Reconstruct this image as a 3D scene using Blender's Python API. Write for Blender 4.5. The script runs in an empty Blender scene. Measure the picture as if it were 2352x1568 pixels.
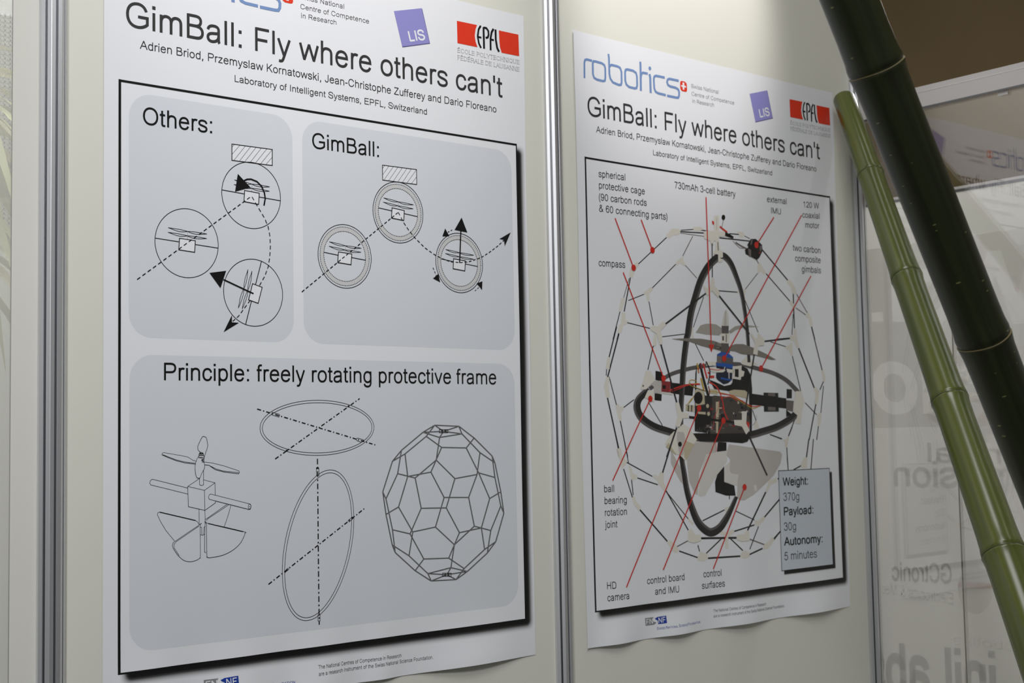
import bpy, bmesh, math, random
from mathutils import Vector, Matrix
from mathutils.geometry import tessellate_polygon
random.seed(7)
SC = bpy.context.scene
COL = SC.collection
ZC = 1.70                                     # eye height of the photographer above the hall floor

# ------------------------------------------------------------------ camera
CAM = Vector((-1.8001, -1.9313, ZC))
RX = Vector((0.7653384, -0.6433432, -0.0191496))
FW = Vector((0.6429203, 0.7627633, 0.0696104))
UP = Vector((-0.0301768, -0.0655872, 0.9973904))
FPX = 3099.5
cd = bpy.data.cameras.new('camera'); cam = bpy.data.objects.new('camera', cd); COL.objects.link(cam)
cam.matrix_world = Matrix(((RX.x, UP.x, -FW.x, CAM.x), (RX.y, UP.y, -FW.y, CAM.y), (RX.z, UP.z, -FW.z, CAM.z), (0, 0, 0, 1)))
cd.sensor_width = 36; cd.lens = FPX * 36 / 2352; cd.clip_start = 0.05; cd.clip_end = 60
cd.dof.use_dof = True; cd.dof.focus_distance = 2.2; cd.dof.aperture_fstop = 8.0
SC.camera = cam

# ------------------------------------------------------------------ world, lights, exposure
vs = SC.view_settings
vs.view_transform = 'Standard'; vs.look = 'None'; vs.gamma = 1; vs.use_curve_mapping = False; vs.exposure = 0.0
W = bpy.data.worlds.new('hall'); SC.world = W; W.use_nodes = True
bg = W.node_tree.nodes['Background']; bg.inputs[0].default_value = (1.0, 1.0, 0.98, 1); bg.inputs[1].default_value = 0.105

def area(name, loc, target, sx, sy, power, color=(1, 1, 1)):
    d = bpy.data.lights.new(name, 'AREA'); d.shape = 'RECTANGLE'; d.size = sx; d.size_y = sy; d.energy = power; d.color = color
    o = bpy.data.objects.new(name, d); COL.objects.link(o); o.location = loc
    o.rotation_euler = (Vector(target) - Vector(loc)).to_track_quat('-Z', 'Y').to_euler(); return o
def spot(name, loc, target, power, size, blend, radius, color=(1, 1, 1)):
    d = bpy.data.lights.new(name, 'SPOT'); d.energy = power; d.spot_size = math.radians(size); d.spot_blend = blend; d.shadow_soft_size = radius; d.color = color
    o = bpy.data.objects.new(name, d); COL.objects.link(o); o.location = loc
    o.rotation_euler = (Vector(target) - Vector(loc)).to_track_quat('-Z', 'Y').to_euler(); return o
area('hall_ceiling_lamps', (-1.0, -1.4, 3.9), (-0.7, 0, 1.6), 1.2, 0.8, 25, (1.0, 1.0, 1.0))
spot('left_fill_spot', (-3.2, -2.8, 4.0), (-0.75, 0.0, 1.15), 300, 50, 1.0, 0.35, (1.0, 1.0, 1.0))  # fill added out of view to lift the left and middle wall
spot('booth_spotlight', (0.28, -0.66, 3.42), (0.30, 0.0, 2.76), 50, 42, 0.6, 0.04, (1.0, 0.96, 0.94))
spot('booth_spotlight', (-0.55, -0.66, 3.42), (-0.55, 0.0, 2.74), 32, 58, 0.9, 0.04, (1.0, 0.96, 0.94))
def tube(loc, dx, dy, length, power):
    o = area('tube_lamp', loc, (loc[0], loc[1], 0), 0.09, length, power, (1.0, 0.98, 0.9)); o.rotation_euler = (0, 0, math.atan2(dy, dx) - math.pi / 2)
tube((-0.15, -0.77, 4.2), -1.07, -1.12, 1.9, 5.5)
tube((1.18, -1.45, 4.2), -0.22, -1.60, 2.2, 5.5)
area('film_back_fill', (2.3, 1.0, 3.4), (0.96, -0.3, 1.6), 1.0, 0.6, 95, (1.0, 0.98, 0.95))  # unseen lamp added to brighten the banner film from behind
area('pane_back_fill', (-1.05, 0.6, 3.5), (-1.05, 0.45, 1.5), 0.6, 0.3, 26, (1.0, 1.0, 0.95))  # unseen lamp added to brighten plant and screen behind the pane

# ------------------------------------------------------------------ helpers
def ray(px, py): return (RX * ((px - 1176) / FPX) + FW - UP * ((py - 784) / FPX))
def wall(px, py, Y=0.0):
    d = ray(px, py); return CAM + d * ((Y - CAM.y) / d.y)
def side(px, py, X):
    d = ray(px, py); return CAM + d * ((X - CAM.x) / d.x)
def deep(px, py, t): return CAM + ray(px, py) * t
def project(p):
    v = p - CAM; z = v.dot(FW); return 1176 + FPX * v.dot(RX) / z, 784 - FPX * v.dot(UP) / z

def lin(c):
    return tuple(((v / 255) / 12.92 if v / 255 <= 0.04045 else (((v / 255) + 0.055) / 1.055) ** 2.4) for v in c) + (1,)
def mat(name, color, rough=0.5, metal=0.0, spec=0.5, bump=0.0, scale=40, var=0.0):
    m = bpy.data.materials.new(name); m.use_nodes = True; nt = m.node_tree; b = nt.nodes['Principled BSDF']
    c = tuple(color) if len(color) == 4 else tuple(color) + (1,)
    b.inputs['Base Color'].default_value = c; b.inputs['Roughness'].default_value = rough
    b.inputs['Metallic'].default_value = metal; b.inputs['Specular IOR Level'].default_value = spec
    if bump or var:
        tc = nt.nodes.new('ShaderNodeTexCoord'); n = nt.nodes.new('ShaderNodeTexNoise'); n.inputs['Scale'].default_value = scale; n.inputs['Detail'].default_value = 4
        nt.links.new(tc.outputs['Object'], n.inputs['Vector'])
        if bump:
            bp = nt.nodes.new('ShaderNodeBump'); bp.inputs['Strength'].default_value = bump; bp.inputs['Distance'].default_value = 0.002
            nt.links.new(n.outputs['Fac'], bp.inputs['Height']); nt.links.new(bp.outputs['Normal'], b.inputs['Normal'])
        if var:
            r = nt.nodes.new('ShaderNodeValToRGB')
            r.color_ramp.elements[0].position = 0.3; r.color_ramp.elements[1].position = 0.7
            r.color_ramp.elements[0].color = tuple(v * (1 - var) for v in c[:3]) + (1,); r.color_ramp.elements[1].color = tuple(min(1, v * (1 + var)) for v in c[:3]) + (1,)
            nt.links.new(n.outputs['Fac'], r.inputs['Fac']); nt.links.new(r.outputs['Color'], b.inputs['Base Color'])
    return m

def link(name, me, parent=None):
    o = bpy.data.objects.new(name, me); COL.objects.link(o)
    if parent: o.parent = parent
    return o
def tag(o, label=None, cat=None, group=None, kind=None):
    if label: o['label'] = label
    if cat: o['category'] = cat
    if group: o['group'] = group
    if kind: o['kind'] = kind
    return o
def empty(name, loc):
    o = bpy.data.objects.new(name, None); COL.objects.link(o); o.location = loc; o.empty_display_size = 0.05; return o
def box_mesh(name, lo, hi, m, bevel=0.0):
    bm = bmesh.new(); bmesh.ops.create_cube(bm, size=1)
    for v in bm.verts:
        v.co = Vector([lo[i] + (v.co[i] + 0.5) * (hi[i] - lo[i]) for i in range(3)])
    if bevel: bmesh.ops.bevel(bm, geom=bm.edges[:], offset=bevel, segments=2, affect='EDGES')
    me = bpy.data.meshes.new(name); bm.to_mesh(me); bm.free(); me.materials.append(m); return me
def box(name, lo, hi, m, parent=None, bevel=0.0):
    base = Vector(parent.location) if parent else Vector((0, 0, 0))
    return link(name, box_mesh(name, [lo[i] - base[i] for i in range(3)], [hi[i] - base[i] for i in range(3)], m, bevel), parent)

# ------------------------------------------------------------------ materials
M = {}
M['panel'] = mat('white_panel', lin((225, 225, 215)), 0.42, spec=0.35, bump=0.02, scale=300)
M['pvc'] = mat('white_panel_left', lin((225, 224, 217)), 0.3, spec=0.4)
M['alu'] = mat('anodised_aluminium', (0.74, 0.75, 0.78), 0.5, metal=1.0, bump=0.03, scale=200)
M['slot'] = mat('aluminium_groove', (0.16, 0.165, 0.18), 0.4, metal=1.0)
M['paper'] = mat('poster_paper', lin((236, 238, 243)), 0.36, spec=0.5)
M['grey_ink'] = mat('dark_grey_ink', lin((52, 52, 54)), 0.4, spec=0.5)
M['banner_dark'] = mat('banner_dark_grey', lin((226, 225, 222)), 0.55)
M['black'] = mat('black_ink', lin((17, 17, 19)), 0.4, spec=0.4)
M['mid_ink'] = mat('grey_ink', lin((140, 140, 142)), 0.4)
M['tint'] = mat('pale_blue_tint', lin((219, 223, 230)), 0.38)
M['tint2'] = mat('box_tint', lin((205, 213, 223)), 0.38)
M['ring'] = mat('ring_grey', lin((206, 207, 208)), 0.38)
M['red'] = mat('red_ink', lin((226, 58, 34)), 0.38)
M['logo_blue'] = mat('logo_blue', lin((120, 148, 196)), 0.38)
M['violet'] = mat('violet_ink', lin((146, 143, 206)), 0.35)
M['violet_edge'] = mat('violet_edge', lin((95, 92, 140)), 0.35)
M['deep_blue'] = mat('deep_blue_ink', lin((26, 62, 160)), 0.38)
M['leader'] = mat('leader_red', lin((205, 38, 24)), 0.38)
M['cream'] = mat('printed_cream', lin((228, 224, 214)), 0.38)
M['cream_dark'] = mat('printed_cream_shade', lin((196, 186, 158)), 0.38)
M['carbon'] = mat('printed_carbon', lin((38, 37, 38)), 0.38)
M['carbon_grey'] = mat('printed_carbon_grey', lin((92, 88, 88)), 0.38)
M['rod_grey'] = mat('printed_rod_grey', lin((112, 104, 102)), 0.38)
M['prop'] = mat('printed_propeller', lin((168, 163, 156)), 0.38)
M['prop_dark'] = mat('printed_propeller_dark', lin((128, 122, 114)), 0.38)
M['fin'] = mat('printed_fin', lin((196, 191, 186)), 0.38)
M['fin_light'] = mat('printed_fin_light', lin((218, 215, 209)), 0.38)
M['body'] = mat('printed_body', lin((14, 13, 14)), 0.38)
M['board'] = mat('printed_board', lin((72, 66, 62)), 0.38)
M['motor_blue'] = mat('printed_motor_blue', lin((26, 84, 170)), 0.38)
M['navy'] = mat('printed_navy', lin((18, 26, 52)), 0.38)
M['wire_red'] = mat('printed_wire_red', lin((206, 52, 40)), 0.38)
M['wire_yellow'] = mat('printed_wire_yellow', lin((190, 160, 60)), 0.38)
M['pcb_red'] = mat('printed_red_board', lin((140, 44, 48)), 0.38)
M['pcb_green'] = mat('printed_green_board', lin((24, 34, 30)), 0.38)
M['brown'] = mat('hall_brown_wall', (0.33, 0.235, 0.12), 0.8, var=0.2, scale=0.7)
M['carpet'] = mat('grey_carpet', (0.17, 0.17, 0.17), 0.95, bump=0.5, scale=500)
M['banner'] = mat('banner_film', lin((236, 236, 233)), 0.55)
M['banner_ink'] = mat('banner_grey', lin((240, 239, 236)), 0.55)
M['banner_block'] = mat('banner_block', lin((250, 249, 246)), 0.55)
M['banner_pale'] = mat('banner_pale', lin((234, 231, 223)), 0.55)
M['banner_pink'] = mat('banner_pink', lin((250, 236, 230)), 0.55)
M['white_metal'] = mat('white_lacquered_beam', lin((208, 204, 204)), 0.35, spec=0.5)
M['leaf'] = mat('leaf', (0.60, 0.63, 0.38), 0.45, var=0.25, scale=12)
M['leaf_pale'] = mat('leaf_pale', (0.85, 0.82, 0.62), 0.4)
M['stem'] = mat('stem', (0.3, 0.25, 0.15), 0.7)
M['pot'] = mat('terracotta', (0.4, 0.2, 0.12), 0.7)
M['screen'] = mat('screen_white', (0.8, 0.85, 0.86), 0.5)
M['screen_bar'] = mat('screen_bars', (0.42, 0.45, 0.45), 0.5)
M['scar'] = mat('bamboo_scar', lin((104, 92, 58)), 0.6)
M['scar_dark'] = mat('bamboo_scar_dark', lin((58, 58, 34)), 0.6)

def shadow_mat():
    m = bpy.data.materials.new('printed_soft_border'); m.use_nodes = True; nt = m.node_tree; b = nt.nodes['Principled BSDF']
    at = nt.nodes.new('ShaderNodeAttribute'); at.attribute_name = 'ink'
    r = nt.nodes.new('ShaderNodeValToRGB'); e = r.color_ramp.elements
    e[0].position = 0.0; e[0].color = lin((236, 238, 243)); e[1].position = 1.0; e[1].color = lin((12, 12, 13))
    n = e.new(0.35); n.color = lin((170, 171, 174)); n = e.new(0.62); n.color = lin((70, 70, 71)); n = e.new(0.82); n.color = lin((18, 18, 19))
    nt.links.new(at.outputs['Fac'], r.inputs['Fac']); nt.links.new(r.outputs['Color'], b.inputs['Base Color']); b.inputs['Roughness'].default_value = 0.4
    return m
M['soft'] = shadow_mat()

def glass_mat(name, fac, tint=(1, 1, 1, 1), rough=0.0, haze=0.0, haze_col=(0.8, 0.8, 0.8, 1)):
    m = bpy.data.materials.new(name); m.use_nodes = True; nt = m.node_tree; nt.nodes.remove(nt.nodes['Principled BSDF']); out = nt.nodes['Material Output']
    t = nt.nodes.new('ShaderNodeBsdfTransparent'); t.inputs[0].default_value = tint
    g = nt.nodes.new('ShaderNodeBsdfGlossy'); g.inputs['Roughness'].default_value = rough
    mx = nt.nodes.new('ShaderNodeMixShader'); mx.inputs[0].default_value = fac
    last = t
    if haze:
        d = nt.nodes.new('ShaderNodeBsdfDiffuse'); d.inputs[0].default_value = haze_col
        m2 = nt.nodes.new('ShaderNodeMixShader'); m2.inputs[0].default_value = haze
        nt.links.new(t.outputs[0], m2.inputs[1]); nt.links.new(d.outputs[0], m2.inputs[2]); last = m2
    nt.links.new(last.outputs[0], mx.inputs[1]); nt.links.new(g.outputs[0], mx.inputs[2]); nt.links.new(mx.outputs[0], out.inputs[0])
    return m
M['glass'] = glass_mat('clear_pane', 0.13)
M['stand_in'] = glass_mat('stand_in_haze', 0.02, rough=0.1, haze=0.42, haze_col=lin((225, 224, 217)))  # hazy see-through mix, stands in for a reflection on a white panel

def film(m):
    nt = m.node_tree; b = nt.nodes['Principled BSDF']; t = nt.nodes.new('ShaderNodeBsdfTranslucent'); t.inputs[0].default_value = b.inputs['Base Color'].default_value
    mx = nt.nodes.new('ShaderNodeMixShader'); mx.inputs[0].default_value = 0.5; nt.links.new(b.outputs[0], mx.inputs[1]); nt.links.new(t.outputs[0], mx.inputs[2]); nt.links.new(mx.outputs[0], nt.nodes['Material Output'].inputs[0])
for k_ in ('banner', 'banner_ink', 'banner_block', 'banner_pale', 'banner_pink', 'banner_dark'): film(M[k_])

def bamboo_mat(name, a, b, rough, fleck, fleck_amt):
    m = bpy.data.materials.new(name); m.use_nodes = True; nt = m.node_tree; p = nt.nodes['Principled BSDF']; L = nt.links.new
    tc = nt.nodes.new('ShaderNodeTexCoord')
    mp = nt.nodes.new('ShaderNodeMapping'); mp.inputs['Scale'].default_value = (90, 90, 2.0); L(tc.outputs['Object'], mp.inputs['Vector'])
    n = nt.nodes.new('ShaderNodeTexNoise'); n.inputs['Scale'].default_value = 1.0; n.inputs['Detail'].default_value = 3; L(mp.outputs[0], n.inputs['Vector'])
    r = nt.nodes.new('ShaderNodeValToRGB'); r.color_ramp.elements[0].position = 0.32; r.color_ramp.elements[1].position = 0.72
    r.color_ramp.elements[0].color = a + (1,); r.color_ramp.elements[1].color = b + (1,); L(n.outputs['Fac'], r.inputs['Fac'])
    mp2 = nt.nodes.new('ShaderNodeMapping'); mp2.inputs['Scale'].default_value = (55, 55, 170); L(tc.outputs['Object'], mp2.inputs['Vector'])
    v = nt.nodes.new('ShaderNodeTexVoronoi'); v.inputs['Scale'].default_value = 1.0; L(mp2.outputs[0], v.inputs['Vector'])
    lt = nt.nodes.new('ShaderNodeMath'); lt.operation = 'LESS_THAN'; lt.inputs[1].default_value = fleck_amt; L(v.outputs['Distance'], lt.inputs[0])
    sep = nt.nodes.new('ShaderNodeSeparateColor'); L(v.outputs['Color'], sep.inputs[0])
    gt = nt.nodes.new('ShaderNodeMath'); gt.operation = 'GREATER_THAN'; gt.inputs[1].default_value = 0.86; L(sep.outputs[0], gt.inputs[0])
    mu = nt.nodes.new('ShaderNodeMath'); mu.operation = 'MULTIPLY'; L(lt.outputs[0], mu.inputs[0]); L(gt.outputs[0], mu.inputs[1])
    mx = nt.nodes.new('ShaderNodeMix'); mx.data_type = 'RGBA'; L(mu.outputs[0], mx.inputs[0]); L(r.outputs['Color'], mx.inputs[6]); mx.inputs[7].default_value = fleck + (1,)
    L(mx.outputs[2], p.inputs['Base Color']); p.inputs['Roughness'].default_value = rough; p.inputs['Specular IOR Level'].default_value = 0.5
    bp = nt.nodes.new('ShaderNodeBump'); bp.inputs['Strength'].default_value = 0.12; bp.inputs['Distance'].default_value = 0.001
    L(n.outputs['Fac'], bp.inputs['Height']); L(bp.outputs['Normal'], p.inputs['Normal'])
    return m
M['bamboo_dark'] = bamboo_mat('dark_green_bamboo', (0.012, 0.016, 0.004), (0.028, 0.036, 0.010), 0.38, (0.20, 0.21, 0.08), 0.17)
M['bamboo'] = bamboo_mat('green_bamboo', (0.058, 0.076, 0.013), (0.115, 0.132, 0.025), 0.26, (0.10, 0.11, 0.03), 0.08)

# ------------------------------------------------------------------ setting
def structure(name, lo, hi, m, bevel=0):
    return tag(box(name, lo, hi, m, None, bevel), kind='structure')
XS = 0.93                                       # corner post / glazed side wall
TOP = 3.05
PX_MID, PX_LEFT = -0.060, -1.050
structure('floor', (-4.5, -5.5, -0.1), (5.2, 4.5, 0.0), M['carpet'])
structure('wall_center', (PX_LEFT + 0.019, 0.0, 0.0), (PX_MID - 0.019, 0.004, TOP), M['panel'])
structure('wall_right', (PX_MID + 0.019, 0.0, 0.0), (XS - 0.019, 0.004, TOP), M['panel'])
WX = wall(28, 400).x                            # edge of the added pane standing in for a reflection, left bay
structure('wall_left', (WX, 0.0, 0.0), (PX_LEFT - 0.019, 0.004, TOP), M['pvc'])
structure('stand_in_pane', (-2.03, 0.0, 0.0), (WX, 0.004, TOP), M['stand_in'])  # added see-through pane in place of a reflecting white panel
structure('wall_far', (3.6, -5.5, 0.0), (3.7, 4.5, 5.5), M['brown'])
structure('window_2', (XS - 0.003, -2.0, 0.02), (XS + 0.003, -0.019, ZC + 0.742), M['glass'])

# ------------------------------------------------------------------ aluminium posts (eight sided, grooved)
def post_mesh():
    a = 0.0200; g = 0.0017; dp = 0.0042
    prof = []; slot = []
    for k in range(8):
        th = k * math.pi / 4 ; n = Vector((math.cos(th), math.sin(th))); t = Vector((-n.y, n.x)); h = a * math.tan(math.pi / 8)
        rim = 0.0005
        for s, d in ((-h + rim, 0), (-g - 0.0005, 0), (-g, 0.0005), (-g, dp), (g, dp), (g, 0.0005), (g + 0.0005, 0), (h - rim, 0)):
            prof.append(n * (a - d) + t * s); slot.append(d == dp)
    bm = bmesh.new(); N = len(prof); lo = [bm.verts.new((p.x, p.y, 0)) for p in prof]; hi = [bm.verts.new((p.x, p.y, TOP)) for p in prof]
    for i in range(N):
        j = (i + 1) % N; f = bm.faces.new((lo[i], lo[j], hi[j], hi[i]))
        if slot[i] and slot[j]: f.material_index = 1
    bm.faces.new(hi); bm.faces.new(lo[::-1])
    me = bpy.data.meshes.new('post_profile'); bm.to_mesh(me); bm.free(); me.materials.append(M['alu']); me.materials.append(M['slot']); return me
PM = post_mesh()
for x, lab in ((PX_LEFT, 'grooved aluminium post at the far left, left of the large drawing poster'),
               (PX_MID, 'grooved aluminium post standing between the two posters'),
               (XS, 'grooved aluminium corner post right of the smaller poster, behind the bamboo')):
    r = empty('aluminium_post', (x, 0.002, 0)); tag(r, lab, 'post', 'aluminium posts of the exhibition wall')
    link('profile', PM, r)
    cap = box_mesh('cap', (-0.019, -0.019, TOP), (0.019, 0.019, TOP + 0.012), M['slot'], 0.003); link('end_cap', cap, r)

# white top beam above the glass
r = empty('top_beam', (XS, -1.0, ZC + 0.738)); tag(r, 'white horizontal metal beam along the top of the glass side panel', 'beam')
b = box('beam', (XS - 0.010, -2.0, ZC + 0.738), (XS + 0.010, -0.020, ZC + 0.790), M['white_metal'], r, 0.0015)
box('groove_strip', (XS - 0.0108, -2.0, ZC + 0.7375), (XS - 0.0092, -0.020, ZC + 0.7412), M['slot'], r)
box('groove_strip', (XS - 0.0106, -2.0, ZC + 0.776), (XS - 0.0095, -0.020, ZC + 0.7775), M['alu'], r)
p0 = side(2300, 222, XS - 0.011)
box('tape_tab', (XS - 0.0045, p0.y - 0.012, ZC + 0.728), (XS - 0.0035, p0.y + 0.012, ZC + 0.737), M['white_metal'], r)

# ------------------------------------------------------------------ stroke lettering (plain grotesque capitals and lower case)
def G(s):
    out = []
    for part in s.split(';'):
        tk = part.split(); i = 0; cur = []
        while i < len(tk):
            c = tk[i]
            if c == 'M' or c == 'L': cur.append((float(tk[i + 1]), float(tk[i + 2]))); i += 3
            elif c == 'C':
                p = [float(v) for v in tk[i + 1:i + 7]]; a = cur[-1]
                for k in range(1, 8):
                    t = k / 7; u = 1 - t
                    cur.append((u**3*a[0]+3*u*u*t*p[0]+3*u*t*t*p[2]+t**3*p[4], u**3*a[1]+3*u*u*t*p[1]+3*u*t*t*p[3]+t**3*p[5]))
                i += 7
        out.append(cur)
    return out
def ell(cx, cy, rx, ry):
    return [(cx + rx * math.copysign(abs(math.cos(t))**0.93, math.cos(t)), cy + ry * math.copysign(abs(math.sin(t))**0.93, math.sin(t))) for t in [2 * math.pi * k / 32 for k in range(33)]]
BW = 'M 109 330 C 120 440 190 493 285 493 C 400 493 470 400 470 262 C 470 120 395 26 285 26 C 190 26 120 80 109 190'
DW = 'M 447 330 C 436 440 366 493 271 493 C 156 493 86 400 86 262 C 86 120 161 26 271 26 C 366 26 436 80 447 190'
A = {
'a': (556, 'M 84 365 C 100 450 160 493 275 493 C 390 493 430 450 430 370 L 430 120 C 430 60 440 20 457 0;M 430 300 C 380 270 250 275 200 262 C 120 245 82 205 82 148 C 82 75 130 26 215 26 C 330 26 430 90 430 210'),
'b': (556, 'M 109 716 L 109 0;' + BW), 'c': (500, 'M 445 345 C 425 440 365 493 275 493 C 150 493 82 400 82 260 C 82 115 150 26 272 26 C 370 26 430 85 448 190'),
'd': (556, 'M 447 716 L 447 0;' + DW), 'e': (556, 'M 85 290 L 470 290 C 465 420 395 493 282 493 C 160 493 82 400 82 258 C 82 110 160 26 286 26 C 375 26 435 70 462 155'),
'f': (278, 'M 108 0 L 108 590 C 108 660 140 690 200 690 C 225 690 245 687 265 683;M 10 484 L 255 484'),
'g': (556, 'M 447 519 L 447 20 C 447 -100 390 -172 265 -172 C 165 -172 105 -130 98 -45;' + DW),
'h': (556, 'M 110 716 L 110 0;M 110 290 C 110 420 180 493 275 493 C 390 493 447 440 447 330 L 447 0'),
'i': (222, 'M 111 519 L 111 0;M 111 716 L 111 616'), 'j': (222, 'M 111 519 L 111 -90 C 111 -150 80 -172 40 -172 L -25 -162;M 111 716 L 111 616'),
'k': (500, 'M 110 716 L 110 0;M 428 519 L 110 205;M 222 318 L 455 0'), 'l': (222, 'M 108 716 L 108 0'),
'm': (833, 'M 110 519 L 110 0;M 110 290 C 110 420 170 493 265 493 C 365 493 417 440 417 340 L 417 0;M 417 290 C 417 420 480 493 575 493 C 675 493 723 440 723 330 L 723 0'),
'n': (556, 'M 109 519 L 109 0;M 109 290 C 109 420 180 493 275 493 C 390 493 447 440 447 330 L 447 0'), 'o': (556, None),
'p': (556, 'M 109 519 L 109 -199;' + BW), 'q': (556, 'M 447 519 L 447 -199;' + DW),
'r': (333, 'M 109 519 L 109 0;M 109 270 C 109 420 160 488 245 488 C 275 488 305 478 325 463'),
's': (500, 'M 425 370 C 415 455 350 493 245 493 C 140 493 88 450 88 383 C 88 310 150 295 250 270 C 370 240 428 215 428 145 C 428 70 355 26 250 26 C 130 26 80 75 68 165'),
't': (278, 'M 122 665 L 122 130 C 122 60 150 38 200 38 L 262 45;M 18 484 L 255 484'),
'u': (556, 'M 109 519 L 109 190 C 109 80 160 26 265 26 C 380 26 447 90 447 230;M 447 519 L 447 0'),
'v': (500, 'M 52 519 L 250 15 L 448 519'), 'w': (722, 'M 45 519 L 190 15 L 361 505 L 532 15 L 677 519'),
'x': (500, 'M 55 519 L 450 0;M 445 519 L 50 0'), 'y': (500, 'M 52 519 L 250 15;M 448 519 L 225 -80 C 200 -150 170 -168 120 -168 L 70 -160'),
'z': (500, 'M 55 481 L 420 481 L 65 38 L 445 38'),
'A': (667, 'M 35 0 L 333 700 L 632 0;M 150 255 L 517 255'),
'B': (667, 'M 120 716 L 120 0;M 120 677 L 350 677 C 470 677 520 630 520 540 C 520 440 460 390 345 388 L 120 388;M 345 388 C 500 388 575 320 575 210 C 575 95 500 39 370 39 L 120 39'),
'C': (722, 'M 625 490 C 590 610 500 690 375 690 C 200 690 95 560 95 360 C 95 150 205 26 375 26 C 510 26 610 110 640 250'),
'D': (722, 'M 125 716 L 125 0;M 125 677 L 330 677 C 530 677 625 560 625 360 C 625 150 530 39 330 39 L 125 39'),
'E': (667, 'M 127 716 L 127 0;M 127 677 L 607 677;M 127 373 L 575 373;M 127 39 L 620 39'),
'F': (611, 'M 130 716 L 130 0;M 130 677 L 565 677;M 130 350 L 505 350'),
'G': (778, 'M 660 500 C 620 620 530 690 400 690 C 210 690 95 560 95 360 C 95 150 215 26 405 26 C 520 26 620 70 690 140 L 690 325 L 410 325'),
'H': (722, 'M 125 716 L 125 0;M 597 716 L 597 0;M 125 378 L 597 378'), 'I': (278, 'M 140 716 L 140 0'),
'J': (500, 'M 377 716 L 377 200 C 377 90 320 26 225 26 C 120 26 70 100 70 200'),
'K': (667, 'M 120 716 L 120 0;M 585 716 L 120 250;M 280 412 L 615 0'), 'L': (556, 'M 117 716 L 117 0;M 117 39 L 525 39'),
'M': (833, 'M 117 716 L 117 0;M 713 716 L 713 0;M 117 700 L 415 20 L 713 700'), 'N': (722, 'M 120 716 L 120 0;M 600 716 L 600 0;M 120 690 L 600 26'),
'O': (778, None), 'P': (667, 'M 122 716 L 122 0;M 122 677 L 380 677 C 520 677 580 610 580 508 C 580 400 520 333 380 333 L 122 333'),
'Q': (778, 'M 440 170 L 700 -20'), 'R': (722, 'M 127 716 L 127 0;M 127 677 L 430 677 C 560 677 615 620 615 525 C 615 420 550 368 420 362 L 127 362;M 380 362 C 450 340 480 290 660 0'),
'S': (667, 'M 580 500 C 570 620 490 690 335 690 C 180 690 105 620 105 530 C 105 420 200 395 340 365 C 500 330 590 290 590 195 C 590 90 500 26 350 26 C 180 26 85 110 80 245'),
'T': (611, 'M 305 716 L 305 0;M 20 677 L 590 677'), 'U': (722, 'M 122 716 L 122 280 C 122 110 200 26 360 26 C 520 26 600 110 600 280 L 600 716'),
'V': (667, 'M 30 716 L 333 18 L 637 716'), 'W': (944, 'M 40 716 L 240 18 L 470 700 L 705 18 L 905 716'), 'Y': (667, 'M 35 716 L 333 300 L 632 716;M 333 300 L 333 0'),
'Z': (611, 'M 65 677 L 540 677 L 60 39 L 580 39'),
'0': (556, None), '1': (556, 'M 327 716 L 327 0;M 327 690 C 290 630 200 560 110 530'),
'2': (556, 'M 85 490 C 90 620 170 680 285 680 C 400 680 470 610 470 520 C 470 420 400 350 280 245 C 160 140 110 100 85 42 L 505 42'),
'3': (556, 'M 85 525 C 100 630 170 682 270 682 C 380 682 440 615 440 535 C 440 440 370 393 250 390 C 400 390 472 320 472 215 C 472 100 390 26 270 26 C 150 26 90 90 78 190'),
'5': (556, 'M 480 665 L 170 665 L 115 345 C 150 400 210 430 285 430 C 400 430 472 350 472 240 C 472 110 395 26 270 26 C 160 26 95 90 85 190'),
'6': (556, 'M 470 535 C 455 630 385 680 295 680 C 150 680 80 545 80 340 C 80 130 160 26 285 26 C 400 26 472 110 472 230 C 472 350 400 435 290 435 C 190 435 100 350 88 240'),
'7': (556, 'M 50 665 L 490 665 C 370 530 240 280 220 0'),
'9': (556, 'M 86 171 C 101 76 171 26 261 26 C 406 26 476 161 476 366 C 476 576 396 680 271 680 C 156 680 84 596 84 476 C 84 356 156 271 266 271 C 366 271 456 356 468 466'),
':': (278, 'M 139 519 L 139 419;M 139 100 L 139 0'), '.': (278, 'M 139 100 L 139 0'), ',': (278, 'M 139 100 L 139 10 L 105 -110'),
"'": (191, 'M 95 716 L 95 465'), '-': (333, 'M 35 258 L 300 258'), '(': (333, 'M 290 725 C 105 480 105 40 290 -205'), ')': (333, 'M 43 725 C 228 480 228 40 43 -205'),
'&': (667, 'M 610 20 L 225 500 C 170 580 190 690 300 690 C 400 690 440 600 400 520 C 370 450 95 390 95 200 C 95 80 180 26 270 26 C 400 26 510 130 560 330'),
' ': (278, ''),
}
GL = {}
for ch, (adv, s) in A.items():
    st = [p for p in G(s) if p] if s else []
    if ch == 'o': st = [ell(276, 259, 199, 233)]
    if ch == 'O' or ch == 'Q': st = st + [ell(389, 358, 294, 332)]
    if ch == '0': st = [ell(276, 353, 192, 327)]
    GL[ch] = (adv, st)
GL['\u00c9'] = (667, GL['E'][1] + [[(290, 770), (390, 890)]])

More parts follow.
